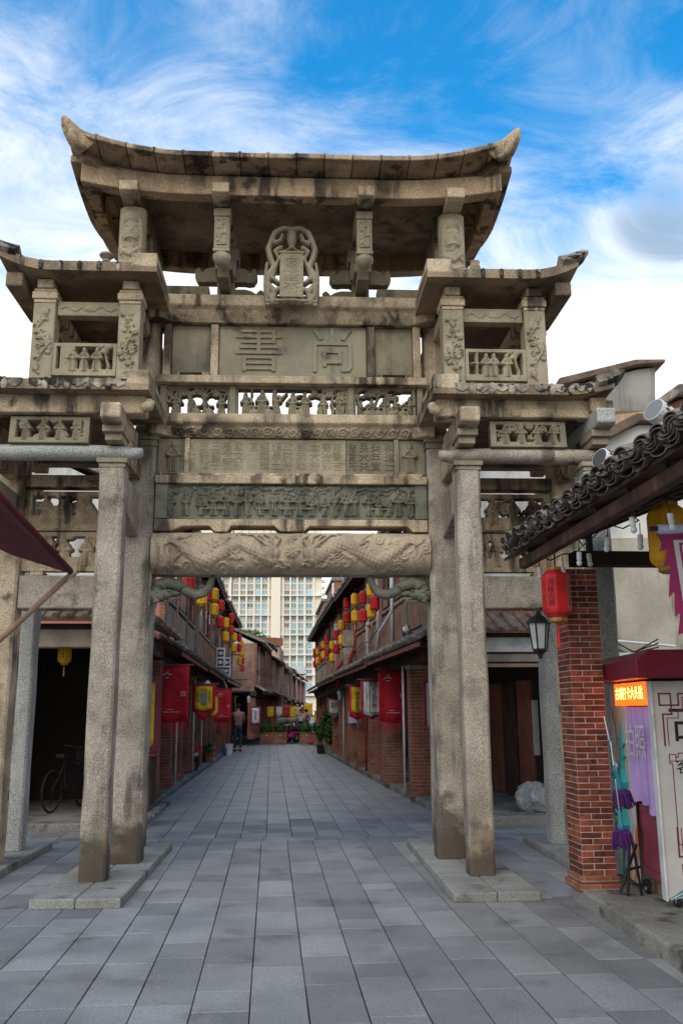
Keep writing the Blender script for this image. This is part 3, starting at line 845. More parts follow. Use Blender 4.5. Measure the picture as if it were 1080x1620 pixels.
# brackets, hanging posts and the statue columns that carry the main roof
def scroll_arm(c, s, L, h, v0, v1):
    x = lambda t: c + s * t
    pts = [(x(.06), 0), (x(L * .62), 0), (x(L * .72), -.01), (x(L * .9), .0), (x(L), h * .35), (x(L * .985), h * .8), (x(L * .9), h), (x(L * .82), h * .82), (x(L * .78), h * .62), (x(L * .66), h * .86), (x(L * .5), h), (x(.06), h)]
    return pts, v0, v1
for s in (-1, 1):
    for hb, L, h in ((6.36, .46, .15), (6.60, .37, .19)):
        for d in (-1, 1):
            if hb < 6.5 and d == s: continue
            pts, v0, v1 = scroll_arm(s * .80, d, L, h, .05, .19)
            gp('scroll_bracket', MB().prism([(p[0], p[1] + hb) for p in pts], v0, v1), GREEN, .008)
    c = s * .80
    gp('bracket_block', MB().box(c - .13, c + .13, -.02, .26, 6.336, 6.40).box(c - .1, c + .1, .0, .24, 6.402, 6.62).box(c - .12, c + .12, -.02, .27, 6.622, 6.86).box(c - .15, c + .15, .0, .25, 6.862, 7.02), GREEN, .01)
    gp('cantilever_arm', MB().box(c - .065, c + .065, -.42, .0, 6.42, 6.56).box(c - .1, c + .1, -.34, -.02, 6.562, 6.66), GREEN, .01)
    mb = MB().lathe([(.02, 6.47), (.07, 6.49), (.1, 6.54), (.105, 6.585), (.09, 6.60)], (c, -.60, 0), 12)
    hp = gp('hanging_post', MB().box(c - .093, c + .093, -.695, -.50, 6.60, 6.64).box(c - .085, c + .085, -.685, -.51, 6.642, 7.03).box(c - .093, c + .093, -.695, -.50, 7.032, 7.13), GREEN2, .01)
    gp('lotus_bud', mb, GREEN2, 0, parent=hp, smooth=True)
    relief('post_carving', .12, .32, lambda X, Z: np.maximum(garland(X, Z, .12, .32, 2, .016), .012 * ((np.abs(X) > .048) | (Z < .012) | (Z > .308))), GREEN2, hp, (c, -.687, 6.68), res=.006, thick=.01)
    gp('eave_bracket', MB().prism([(-.96, 7.28), (-.96, 7.17), (-.9, 7.15), (-.5, 7.13), (.2, 7.13), (.2, 7.30), (-.93, 7.30)], c - .092, c + .092, 'x'), BEAM, .012)
    # statue columns at the ends
    c = s * 1.80
    st = gp('statue_column', MB().box(c - .12, c + .12, -.60, -.38, 6.36, 7.13), GREEN2, .03)
    def sfn(X, Z, s=s):
        bulge = .10 * np.sqrt(np.clip(1 - (X / .15) ** 2, 0, 1))
        o = np.maximum(ell(X, Z, .0, .46, .10, .13, .06), ell(X, Z, .0, .64, .11, .07, .06))
        o = np.maximum(o, ell(X, Z, .01, .47, .03, .06, .085))
        for d in (-1, 1):
            o = np.maximum(o, ell(X, Z, .045 * d, .52, .03, .016, .07))
            o = np.maximum(o, stroke(X, Z, [(.1 * d, .6), (.12 * d, .4), (.1 * d, .2)], .025, .05))
        o = np.maximum(o, stroke(X, Z, [(-.06, .37), (0, .385), (.06, .37)], .018, .07))
        o = np.maximum(o, stroke(X, Z, [(-.12, .25), (.0, .18), (.12, .28)], .03, .06))
        o = np.maximum(o, stroke(X, Z, [(-.12, .1), (.0, .05), (.12, .12)], .03, .06))
        o = np.maximum(o, curls(X, Z, 9, 5 if s > 0 else 8, .28, .75, .05, .035, .012))
        return bulge + o * .55
    relief('warrior_carving', .29, .77, sfn, GREEN2, st, (c, -.585, 6.36), res=.009, thick=.06)
    gp('eave_bracket', MB().prism([(-.96, 7.28), (-.96, 7.17), (-.9, 7.15), (-.5, 7.13), (.2, 7.13), (.2, 7.30), (-.93, 7.30)], c - .1, c + .1, 'x'), BEAM, .012)
    gp('corner_stub', MB().box(c - s * .02 - .1, c + .1 + s * .02, -.3, .25, 6.62, 6.78).box(c - .09, c + .09, .05, .25, 6.3, 7.13), BEAM, .015)
    o = gp('carved_tie', MB().box(s * 1.0, s * 1.70, .04, .2, 6.40, 6.54), GREEN, .01)
    relief('tie_carving', .62, .11, lambda X, Z: garland(X, Z, .62, .11, 4, .012, False), GREEN, o, (s * 1.34, .038, 6.415), res=.008, thick=.005)

# ------------------------------------------------------------ roofs
def lift(u, u0, U, L, p=2.0):
    t = max(0.0, (abs(u) - u0) / (U - u0))
    return L * t ** p
MU, V0, V1 = 2.50, -1.20, 1.52
def mlift(u, v):
    a = lift(u, 1.05, MU, .345, 2.1)
    b = max(0.0, abs(v - .16) / 1.36)
    return a * (0.35 + .65 * b ** 2) + .06 * b ** 3 + .17 * max(0.0, (v - .2) / 1.3)
def roof_grid(name, us, vs, zb, zt, mat, parent):
    n, m = len(us), len(vs)
    V = [(u, v, zb(u, v)) for u in us for v in vs] + [(u, v, zt(u, v)) for u in us for v in vs]
    F = []; N = n * m
    for i in range(n - 1):
        for j in range(m - 1):
            a, b, c, d = i * m + j, (i + 1) * m + j, (i + 1) * m + j + 1, i * m + j + 1
            F += [(a, d, c, b), (a + N, b + N, c + N, d + N)]
    for i in range(n - 1):
        for j in (0, m - 1):
            a, b = i * m + j, (i + 1) * m + j
            F.append((a, b, b + N, a + N) if j == 0 else (b, a, a + N, b + N))
    for j in range(m - 1):
        for i in (0, n - 1):
            a, b = i * m + j, i * m + j + 1
            F.append((b, a, a + N, b + N) if i == 0 else (a, b, b + N, a + N))
    mb = MB(); mb.v = V; mb.f = F
    return mb.obj(name, mat, parent, smooth=False)
ru = [-2.28 + 4.56 * k / 30 for k in range(31)]
rv = [-.84 + 2.0 * k / 10 for k in range(11)]
main_roof = roof_grid('main_roof', ru, rv, lambda u, v: 7.38 + mlift(u, v), lambda u, v: 7.47 + mlift(u, v) + .62 * min(1, min(2.28 - abs(u), min(v + .84, 1.16 - v) * 1.0)) * .9, ROOFST, gate)
gp('roof_ridge', MB().box(-1.35, 1.35, .02, .30, 7.95, 8.14), ROOFST, .03, parent=main_roof)
# tile slabs along the eaves: front, back and both sides, each one a stone
joints = [-2.46, -2.12, -1.80, -1.50, -1.19, -.885, -.58, -.275, .03, .335, .64, .95, 1.26, 1.57, 1.86, 2.15, 2.46]
for v_out, v_in in ((V0, -.80), (V1, 1.12)):
    for a, b in zip(joints[:-1], joints[1:]):
        rings = []
        dz = random.uniform(-.008, .008)
        for u in (a + .004, (a + b) / 2, b - .004):
            z = 7.385 + mlift(u, v_out) * .92 + dz; zi = 7.405 + mlift(u, v_in)
            rings.append([(u, v_out, z), (u, v_in, zi), (u, v_in, zi + .16), (u, v_out, z + .06)])
        mb = MB().loft(rings)
        mb.prism([(b - .03, 7.435 + mlift(b, v_out) * .92), (b + .03, 7.435 + mlift(b, v_out) * .92), (b + .02, 7.463 + mlift(b, v_out) * .92), (b - .02, 7.463 + mlift(b, v_out) * .92)], *sorted((v_out * .992, v_in)))
        mb.obj('roof_tile', TILEST, main_roof, bev=.012)
for s in (-1, 1):
    vj = [V0 + .34 + k * (V1 - V0 - .68) / 7 for k in range(8)]
    for a, b in zip(vj[:-1], vj[1:]):
        rings = []
        for v in (a + .004, (a + b) / 2, b - .004):
            uo, ui = s * 2.47, s * 2.1
            z = 7.385 + mlift(uo, v) * .9; zi = 7.395 + mlift(ui, v)
            rings.append([(uo, v, z - .06), (ui, v, zi - .02), (ui, v, zi + .12), (uo, v, z + .02)])
        MB().loft(rings).obj('roof_tile', TILEST, main_roof, bev=.012)
def sweep(path, w, h, name, mat, parent, zoff=0.0, bev=.015):
    rings = []
    P = [Vector(p) for p in path]
    for i, p in enumerate(P):
        d = (P[min(i + 1, len(P) - 1)] - P[max(i - 1, 0)]); d.z = 0; d.normalize()
        n = Vector((-d.y, d.x, 0))
        hh = h[i] if isinstance(h, list) else h
        rings.append([p + n * w / 2, p - n * w / 2, p - n * w / 2 + Vector((0, 0, hh)), p + n * w / 2 + Vector((0, 0, hh))])
    return MB().loft(rings).obj(name, mat, parent, bev=bev)
FAS = surf('eave_beam_stone', (0.54, 0.385, 0.245), (0.36, 0.25, 0.16), 1.5, (0.06, 0.047, 0.036), 0.95, 0.46, 0.58, 0.3, 80, 0.88, 0.4, 50, spots=(0.09, 0.072, 0.054), sps=(0.6, 0.72, 2.6))
for v, z in ((-.80, 7.16), (1.12, 7.18)):
    sweep([(u, v, z + mlift(u, v) * .72) for u in [-2.34 + 4.68 * k / 24 for k in range(25)]], .17, .235, 'eave_beam', FAS, main_roof)
for s in (-1, 1):
    sweep([(s * 2.26, v, 7.17 + mlift(2.26, v) * .75) for v in [-.72 + 1.76 * k / 10 for k in range(11)]], .15, .22, 'eave_beam', FAS, main_roof)
    sweep([(s * 1.78, v, 7.14) for v in (-.7, 0, 1.0)], .16, .24, 'side_purlin', ROOFST, main_roof)
    for v, d in ((V0, -1), (V1, 1)):      # upturned corner tips
        z0 = 7.40 + mlift(MU, v) * .9
        tip = []
        for k in range(8):
            t = k / 7
            c = Vector((s * (2.22 + .25 * t), v - d * .20 * (1 - t) + d * .04 * t, z0 - .12 + .05 * t + .155 * t ** 2.4))
            w = .17 * (1 - t) ** .6 * (1 if t < 1 else 0) + .022; h = .13 * (1 - t) ** .55 + .03
            n = Vector((s * .7, d * .7, 0)); q = Vector((-n.y, n.x, 0))
            tip.append([c - q * w, c - q * w * .5 + n * h * .6 - Vector((0, 0, h * .7)), c + q * w * .5 + n * h * .6 - Vector((0, 0, h * .7)), c + q * w, c + Vector((0, 0, h * .8)) - n * h * .3])
        MB().loft(tip).obj('corner_tip', TILEST, main_roof, bev=.015)
        MB().tube([(s * 2.3, v - d * .18, z0 - .08), (s * 2.36, v + d * .02, z0 - .10), (s * 2.34, v + d * .07, z0 - .2), (s * 2.28, v + d * .03, z0 - .27), (s * 2.23, v - d * .03, z0 - .24)], [.055, .055, .05, .045, .03], 8).obj('corner_scroll', TILEST, main_roof, smooth=True)
        sweep([(s * 1.75, v - d * .75, 7.2), (s * 2.3, v - d * .25, 7.28 + mlift(2.3, v) * .8)], .14, .2, 'corner_beam', ROOFST, main_roof)

def side_roof(s, z, u_in, u_out, v0, name, L, bumps, parent=gate, r=.042):
    U = lambda u: s * u
    lf = lambda u, v: lift(u, u_out - .55, u_out, L, 2) * (0.25 + .75 * min(1, max(0, (v0 + 1.0 - v) / 1.0)) if v < .2 else .25 + .75 * min(1, max(0, (v - .5) / .9)))
    def rings_roof(ua, ub, va, vb, nm, n=12):
        us = sorted(U(ua + (ub - ua) * k / n) for k in range(n + 1)); vv = [va + (vb - va) * k / 6 for k in range(7)]
        return roof_grid(nm, us, vv, lambda u, v: z + lf(u, v), lambda u, v: z + .105 + lf(u, v) + .05 * min(1, max(0, (v - v0)) * 1.5), ROOFST, parent)
    ro = rings_roof(u_in, u_out, v0, -.06, name)
    r2 = rings_roof(1.92, u_out, -.057, 1.42, 'rear_roof_slab')
    # raised inner corner block, tile ends, outer tip
    MB().box(U(u_in), U(u_in + .27), v0 - .004, -.3, z + .05, z + .215).obj('corner_block', BEAM, ro, bev=.015)
    du = (u_out - u_in - .45) / bumps
    for k in range(bumps):
        u = u_in + .40 + du * k
        if random.random() < .08: continue
        q = lf(u, v0); zz = z + .10 + q
        mb = MB().tube([(U(u), v0 - .016, zz - .022), (U(u), v0 + .3, zz + .012)], r, 8)
        mb.ell((U(u), v0 - .014, zz - .06), (r * .95, .022, .055), 8, 5)
        mb.obj('tile_end', WEATH, ro, bev=.006)
    for k in range(bumps if r > .03 else 0):
        u = u_in + .40 + du * (k - .5)
        q = lf(u, v0); zz = z + .10 + q
        MB().prism([(U(u - du * .36), zz + .012), (U(u + du * .36), zz + .012), (U(u + du * .32), zz - .05), (U(u), zz - .08 - .01 * (k % 2)), (U(u - du * .32), zz - .05)], v0 - .012, v0 + .02).obj('drip_tile', WEATH, ro, bev=.005)
    zt = z + lf(u_out, v0)
    tip = []
    for k in range(6):
        t = k / 5
        c = Vector((U(u_out - .18 + .30 * t), v0 + .12 - .10 * t, zt + .04 + .04 * t + .10 * t * t))
        w = .15 * (1 - t) ** .5 + .025; h = .11 * (1 - t) ** .45 + .03
        tip.append([c + Vector((0, w, 0)), c - Vector((0, 0, h)), c - Vector((0, w, 0)), c + Vector((0, 0, h))])
    MB().loft(tip).obj('corner_tip', WEATH, ro, bev=.008)
    for q, (va, vb) in enumerate(((v0 + .1, -.05), (.0, .7), (.75, 1.4))):
        MB().box(U(u_out - .24), U(u_out - .06), va, vb, z - .14 - .03 * q, z + .02).obj('side_eave_beam', ROOFST, ro, bev=.02)
    return ro

for s in (-1, 1):
    S = lambda a, b: tuple(sorted((s * a, s * b)))
    ru_ = side_roof(s, 6.125, 1.43, 3.08, -1.10, 'upper_side_roof', .16, 6, r=.026)
    rl_ = side_roof(s, 4.775, 1.445, 3.34, -1.20, 'lower_side_roof', .09, 7)
    if s > 0: MB().lathe([(.06, 0), (.065, .05), (.05, .09), (.06, .12)], (s * 1.98, -.95, 6.27), 7).obj('roof_stub', ROOFST, ru_, bev=.01)
    else: MB().lathe([(.05, 0), (.035, .03), (.08, .075), (.07, .095)], (s * 1.98, -1.0, 6.27), 9).obj('roof_stub', GREEN, ru_)
    # posts of the little upper storey
    for u in (1.735, 2.632):
        for v in (-.87, .75):
            front = v < 0
            p = gp('storey_post', MB().box(s * u - .115, s * u + .115, v, v + .22, 4.985, 5.86), GREEN2 if front else GREEN, .012)
            gp('post_capital', MB().box(s * u - .118, s * u + .118, v - .003, v + .223, 5.862, 5.90).box(s * u - .135, s * u + .135, v - .02, v + .24, 5.902, 5.985).box(s * u - .12, s * u + .12, v - .01, v + .23, 5.987, 6.02), BEAM, .012, parent=p)
            gp('bearing_block', MB().box(s * u - .085, s * u + .085, v - .03, v + .2, 6.022, 6.12), BEAM, .012, parent=p)
            if front:
                relief('post_carving', .2, .82, lambda X, Z, q=u * s: np.maximum(garland(X, Z, .2, .82, abs(int(q * 10)) + 40, .032), curls(X, Z, 14, abs(int(q * 7)) + 20, .15, .8, .035, .026, .009)), GREEN2, p, (s * u, v - .001, 5.01), res=.0085, thick=.005)
        a, b = s * u - .08, s * u + .08
        gp('side_tie', MB().box(a, b, -.65, .75, 5.86, 6.0), BEAM, .015)
    for v, mat in ((-.82, GREEN2), (.80, ROOFST)):
        a, b = S(1.855, 2.51)
        o = gp('carved_rail', MB().box(a, b, v, v + .13, 5.74, 5.90), mat, .01)
        if v < 0: relief('rail_carving', .6, .11, lambda X, Z: np.maximum(stroke(X, Z, [(-.28 + .04 * k, .055 + .028 * math.sin(k * 1.35)) for k in range(15)], .012, .014), ell(X, Z, 0, .055, .06, .035, .016)), GREEN2, o, (s * 2.18, v - .001, 5.765), res=.007, thick=.005)
    for v, sd in ((-.83, 51), (.78, 55)):
        def fn(X, Z, sd=sd, s=s):
            g = np.random.RandomState(sd + s)
            h, w = .36, .66
            o = np.where((Z < .075) | (Z > h - .035) | (np.abs(X) > w / 2 - .04), .03, 0.0)
            for k in range(3): o = np.maximum(o, robed(X, Z, -.12 + .13 * k + g.uniform(-.03, .03), .05, .26, .05, 0, 1.2, 1.2))
            o = np.maximum(o, pine(X, Z, .24, .04, .32, .04, sd, .3))
            if s < 0: o = np.maximum(o, .028 * ((X > -.26) & (X < -.10)))
            else: o = np.maximum(o, stroke(X, Z, [(-.26, .2), (-.14, .2)], .012, .03)); o = np.maximum(o, stroke(X, Z, [(-.2, .06), (-.2, .32)], .012, .03))
            return o
        relief('openwork_rail', .66, .36, fn, GREEN2, gate, (s * 2.185, v, 5.05), res=.0085, thick=.06, keep=keep)
    gp('rear_wall_stone', MB().box(s * 1.9, s * 2.5, .60, .72, 5.45, 5.78), ROOFST, .01)
    # below the lower roof
    a, b = S(1.50, 3.38)
    fb = gp('eave_beam', MB().box(a, b, -1.02, -.80, 4.585, 4.79), BEAM, .02)
    gp('beam_scroll', MB().tube([(s * 1.53, -1.03, 4.63), (s * 1.47, -1.03, 4.66), (s * 1.45, -1.02, 4.72)], [.055, .06, .05], 8), BEAM, 0, parent=fb, smooth=True)
    gp('eave_beam', MB().box(a, b, .95, 1.15, 4.585, 4.79), ROOFST, .02)
    for u in (1.80, 3.20):
        gp('nose_block', MB().prism([(-1.28, 4.59), (-1.28, 4.46), (-1.22, 4.435), (-1.06, 4.435), (-.2, 4.435), (-.2, 4.62), (-1.27, 4.62)], s * u - .1, s * u + .1, 'x'), BEAM if u < 2 or s < 0 else GRAN2, .02)
        gp('stepped_pad', MB().box(s * u - .105, s * u + .105, -1.12, -.7, 4.36, 4.432).box(s * u - .085, s * u + .085, -1.06, -.72, 4.285, 4.358), GREEN2, .008)
        gp('depth_wall', MB().box(s * u - .085, s * u + .085, -.70, 0.0, 4.285, 4.58), BEAM, .01)
    def fn(X, Z, s=s):
        h, w = .285, .80
        o = np.where((Z < .06) | (Z > h - .035) | (np.abs(X) > w / 2 - .06), .03, 0.0)
        for k in range(4): o = np.maximum(o, robed(X, Z, -.24 + .17 * k, .03, .22, .05, 0, 1.4, 1.35))
        return np.maximum(o, curls(X, Z, 11, 61 + s, .66, h, .05, .04, .014))
    relief('openwork_panel', .80, .285, fn, GREEN, gate, (s * 2.47, -.94, 4.28), (R(-6), 0, 0), res=.0085, thick=.07, keep=keep)
    # round front beam with carved noses
    a, b = 1.535, 3.43
    rb = MB()
    prof = [(a, .045, .01), (a + .05, .06, .0), (a + .13, .068, -.01), (a + .2, .076, 0), (a + .5, .082, 0), ((a + b) / 2, .083, .004), (b - .5, .082, 0), (b - .2, .076, 0), (b - .02, .07, 0)]
    rb.loft([[(s * u, -.855 + r * 1.25 * math.cos(t), 4.205 + dz + r * math.sin(t)) for t in [2 * PI * k / 14 for k in range(14)]] for u, r, dz in prof])
    gp('round_beam', rb, GRAN2 if s < 0 else GRAN, 0, smooth=True)
    # openwork wall of the side bay, on the line of the main pillars
    a, b = S(1.865, 2.975)
    gp('side_bay_beam', MB().box(a, b, .06, .28, 4.08, 4.215), BEAM, .015)
    gp('side_bay_beam', MB().box(a, b, .06, .28, 3.575, 3.60), BEAM, .008)
    gp('side_bay_lintel', MB().box(a, b, .04, .32, 2.705, 3.07), GRAN, .02)
    gp('lintel_wedge', MB().box(s * 2.02 - .07, s * 2.02 + .07, .08, .28, 3.072, 3.12).box(s * 2.8 - .07, s * 2.8 + .07, .08, .28, 3.072, 3.12), BEAM, .01)
    for z0, h, sd, nf in ((3.605, .425, 71, 4), (3.125, .44, 75, 4)):
        def fn(X, Z, h=h, sd=sd, nf=nf, s=s):
            g = np.random.RandomState(sd + s); w = 1.1
            o = np.where((Z < h * .36) | (Z > h - .05) | (np.abs(X) > w / 2 - .07), .03, 0.0)
            for k in range(nf): o = np.maximum(o, robed(X, Z, -.36 + .24 * k + g.uniform(-.03, .03), h * .15, h * .72, .055, 0, 1.3, 1.25))
            o = np.maximum(o, curls(X, Z, 15, sd + s * 3, 1.0, h, .07, .045, .02))
            return np.maximum(o, pine(X, Z, g.uniform(-.4, .4), h * .2, h * .75, .04, sd, .5))
        relief('openwork_panel', 1.105, h, fn, BEAM, gate, (s * 2.42, .13, z0), res=.011, thick=.09, keep=keep)

    # dragon brackets under the lintel
    path = [(1.50, 2.90), (1.46, 2.97), (1.36, 3.0), (1.25, 2.97), (1.15, 2.90), (1.06, 2.865), (.97, 2.89), (.91, 2.96), (.885, 3.04), (.86, 3.075)]
    rad = [.075, .08, .075, .068, .06, .056, .052, .046, .036, .02]
    dr = gp('dragon_bracket', MB().tube([(s * u, .13, z) for u, z in path], rad, 10), BLUEST, 0, smooth=True)
    hd = MB().ell((s * 1.40, .10, 2.865), (.10, .085, .06), 10, 6).ell((s * 1.29, .10, 2.875), (.075, .055, .035), 8, 5).ell((s * 1.30, .10, 2.815), (.07, .045, .02), 8, 5)
    hd.box(s * 1.40, s * 1.54, .02, .24, 2.80, 2.90)
    hd.ell((s * 1.345, .035, 2.90), (.02, .015, .016), 6, 4)
    gp('dragon_head', hd, BLUEST, 0, parent=dr, smooth=True)
    mn = MB()
    for k in range(9):
        an = k * .33 - .5
        x0, z0 = 1.45 - .03 * k * .3, 2.86
        mn.tube([(s * 1.43, .05, 2.86 + .012 * k - .05), (s * (1.47 + .012 * (k % 3)), .02, 2.84 + .018 * k - .06), (s * (1.535), .04, 2.775 + .02 * k)], [.018, .015, .004], 5)
        mn.tube([(s * (1.28 + .03 * k), .06, 2.80), (s * (1.29 + .03 * k), .05, 2.76 - .006 * (k % 2))], [.014, .003], 4)
    mn.tube([(s * 1.25, .06, 2.9), (s * 1.2, .05, 2.955), (s * 1.13, .06, 2.99)], [.01, .008, .004], 5)
    mn.tube([(s * 1.38, .07, 2.92), (s * 1.44, .05, 2.97), (s * 1.5, .06, 2.98)], [.016, .013, .005], 5)
    gp('dragon_mane', mn, BLUEST, 0, parent=dr, smooth=True, kind='stuff')
# ------------------------------------------------------------ pavements beside the street
def poly_slab(name, pts, z0, z1, mat, **k):
    return MB().prism([(p.x, p.y) for p in pts], z0, z1, 'z').obj(name, mat, None, kind='structure', **k)
poly_slab('left_sidewalk', [sw(-1.98, 13.3), sw(-1.92, 20), sw(-1.75, 31), sw(-1.62, 46.2), sw(-6, 46.2), sw(-9, 13.3)], -.03, .10, CONC, bev=.015)
poly_slab('right_sidewalk', [sw(2.66, 13.25), sw(9, 13.25), sw(9, 60), sw(2.1, 60), sw(2.16, 34), sw(2.42, 22)], -.03, .11, CONC, bev=.015)
poly_slab('corner_sidewalk', [Vector((1.985, 8.36, 0)), Vector((2.12, 5.5, 0)), Vector((2.3, 3.2, 0)), Vector((7, 3.2, 0)), Vector((7, 8.36, 0))], -.03, .12, CONC, bev=.02)
for k in range(5):    # kerb stones along the left step and a few loose ones on the right
    a, b = 14.0 + k * .62, 14.55 + k * .62
    tag(MB().box(0, .14, 0, b - a, 0, .07).obj('kerb_stone', MUST, None, bev=.02, loc=sw(-1.90 + .004 * k, a, 0), rot=(0, 0, ST + .03)), '%s loose pale kerb stone from the archway, lying along the left gutter' % ['first', 'second', 'third', 'fourth', 'fifth'][k], 'kerb stone', 'loose kerb stones in the left gutter')

# ------------------------------------------------------------ helpers for tiled roofs and shophouses
def tiled_slope(mb, p0, p1, up, pitch, r=.05, thick=.05):
    # p0-p1 the low edge, up the vector from low to high edge: slab plus rows of cover tiles with rounded noses
    p0, p1, up = Vector(p0), Vector(p1), Vector(up)
    L = (p1 - p0).length; d = (p1 - p0) / L
    n = d.cross(up).normalized()
    if n.z < 0: n = -n
    mb.loft([[p0, p0 + up, p0 + up + n * thick, p0 + n * thick], [p1, p1 + up, p1 + up + n * thick, p1 + n * thick]])
    k = int(L / pitch)
    for i in range(k):
        c = p0 + d * (i + .5) * L / k + n * thick * .8 - up * random.uniform(.0, .02)
        j = random.uniform(-.012, .012)
        ring = lambda o: [o + d * (r * math.cos(t)) + n * (r * math.sin(t) + j) for t in (0, PI * .27, PI * .5, PI * .73, PI)]
        mb.loft([ring(c), ring(c + up)])

def house(name, side, af, b0, b1, label, st, rot=0.0, origin=None, low=2.68, eave=5.2, depth=4.2, group=None, nb=None, near=True):
    # a two-storey shophouse with an open arcade below; st picks the look of the upper floor
    rz = ST + rot
    o = E(name, origin if origin is not None else sw(af, b0), rz, label, 'shophouse', group)
    L = b1 - b0
    nb = nb or max(1, int(round(L / 2.7)))
    X = lambda s: side * s
    g = random.Random(int(b0 * 10) + side)
    wallm = {'brick': BRICKP, 'pink': PINKP, 'wood': WOODB, 'white': WHITEW, 'grey': WOODG}[st]
    bw = L / nb
    for k in range(nb + 1):
        y = min(max(k * bw, .18), L - .18)
        w = .19
        p = MB().box(X(0), X(.36), y - w, y + w, .34, low - .28).obj('arcade_pillar', BRICKW if g.random() < .6 else BRICKP, o, bev=.008)
        if near:
            MB().box(X(-.03), X(.39), y - w - .03, y + w + .03, .09, .338).obj('pillar_base', BRICKP, p, bev=.012)
            MB().box(X(-.02), X(.38), y - w - .02, y + w + .02, low - .278, low - .2).obj('pillar_top', WOODG, p, bev=.008)
    MB().box(X(-.04), X(.26), 0, L, low - .198, low + .05).obj('arcade_beam', WOOD, o, bev=.01)
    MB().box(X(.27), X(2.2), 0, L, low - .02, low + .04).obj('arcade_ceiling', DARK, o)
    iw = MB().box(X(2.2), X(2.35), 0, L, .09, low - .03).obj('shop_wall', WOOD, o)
    for k in range(nb):
        yc = (k + .5) * bw
        for q in (-1, 0, 1):
            MB().box(X(2.13), X(2.197), yc + q * .62 - .28, yc + q * .62 + .28, .12, 2.1).obj('shop_door', g.choice([WOODR, WOOD, WOODB, DARK]), iw, bev=.015)
    # lean-to eave over the arcade
    mb = MB()
    tiled_slope(mb, (X(-.42), -.05, low + .02), (X(-.42), L + .05, low + .02), (X(.46), 0, .26), .2, .055)
    er = mb.obj('eave_roof', RTILE, o)
    MB().box(X(-.40), X(-.37), -.03, L + .03, low - .07, low + .0).obj('eave_fascia', WOODR if st != 'grey' else WOODG, er)
    if near:
        for k in range(int(L / .6)):
            MB().box(X(-.365), X(-.05), k * .6 + .2, k * .6 + .26, low - .06, low - .005).obj('rafter', WOOD, er)
    # upper floor
    z0, z1 = low + .30, eave
    up = MB().box(X(.06), X(depth), .0, L, z0 - .25, z1).obj('upper_wall', wallm, o)
    gb = MB()
    ridge = eave + .95
    for y0, y1 in ((0, .12), (L - .12, L)):
        gb.prism([(X(.06), z1 + .002), (X(depth), z1 + .002), (X(depth * .5), ridge)], y0, y1)
    gb.obj('gable', WHITEW, up, kind='stuff')
    MB().box(X(.3), X(depth - .02), -.03, -.001, z0 + .3, z1).obj('end_plaster', WHITEW if b0 < 20 else wallm, up)
    for k in range(nb + 1):
        y = min(max(k * bw, .1), L - .1)
        MB().box(X(-.04), X(.058), y - .11, y + .11, z0 - .05, z1).obj('pier', g.choice([WOODR, BRICKP, PINKP, PINKP, CONC, WHITEW]), up, bev=.01)
    for k in range(nb):
        yc = (k + .5) * bw; hw = bw / 2 - .2
        par = MB().box(X(.0), X(.055), yc - hw, yc + hw, z0 - .02, z0 + .72).obj('parapet', {'wood': WOODB, 'brick': PINKP, 'pink': CONC, 'white': WHITEW, 'grey': WOODG}[st], up, bev=.01)
        ns = int(2 * hw / (.13 if near else .3))
        for q in range(ns):
            y = yc - hw + (q + .5) * 2 * hw / ns
            MB().box(X(-.03), X(-.001), y - .028, y + .028, z0 + .02, z0 + .66).obj('slat', WOODG if st in ('grey', 'pink') else WOODB, par)
        MB().box(X(-.05), X(.056), yc - hw, yc + hw, z0 + .722, z0 + .79).obj('parapet_rail', CONC if st == 'pink' else WOODG, par, bev=.01)
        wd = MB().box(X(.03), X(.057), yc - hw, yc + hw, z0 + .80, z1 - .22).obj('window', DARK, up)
        np_ = max(2, int(2 * hw / .5))
        for q in range(np_):
            y = yc - hw + (q + .5) * 2 * hw / np_; w = hw / np_ - .025
            if g.random() < .18: continue
            MB().box(X(-.01), X(.029), y - w, y + w, z0 + .86, z1 - .28).obj('shutter', g.choice([WOODB, WOOD, WOODR, WOODG, WOODB]), wd, bev=.008)
            if near: MB().box(X(-.025), X(-.011), y - w * .7, y + w * .7, z0 + 1.3, z1 - .5).obj('shutter_panel', g.choice([WOOD, WOODB, GLASS]) if g.random() < .3 else WOOD, wd)
    mb = MB()
    tiled_slope(mb, (X(-.40), -.12, eave + .0), (X(-.40), L + .12, eave + .0), (X(.40 + depth * .5), 0, ridge - eave + .12), .22, .06)
    tiled_slope(mb, (X(depth + .5), -.12, eave - .02), (X(depth + .5), L + .12, eave - .02), (X(-.5 - depth * .5), 0, ridge - eave + .13), .22, .06)
    rf = mb.obj('roof', RTILE if g.random() < .6 else RTILE2, o)
    MB().box(X(depth * .5 - .1), X(depth * .5 + .1), -.1, L + .1, ridge + .1, ridge + .24).obj('ridge', RTILE, rf, bev=.03)
    MB().box(X(-.38), X(-.35), -.1, L + .1, eave - .10, eave - .0).obj('eave_board', WOOD, rf)
    if near:
        for k in range(int(L / .5)):
            MB().box(X(-.345), X(.05), k * .5 + .2, k * .5 + .27, eave - .07, eave - .005).obj('rafter', WOOD, rf)
    return o

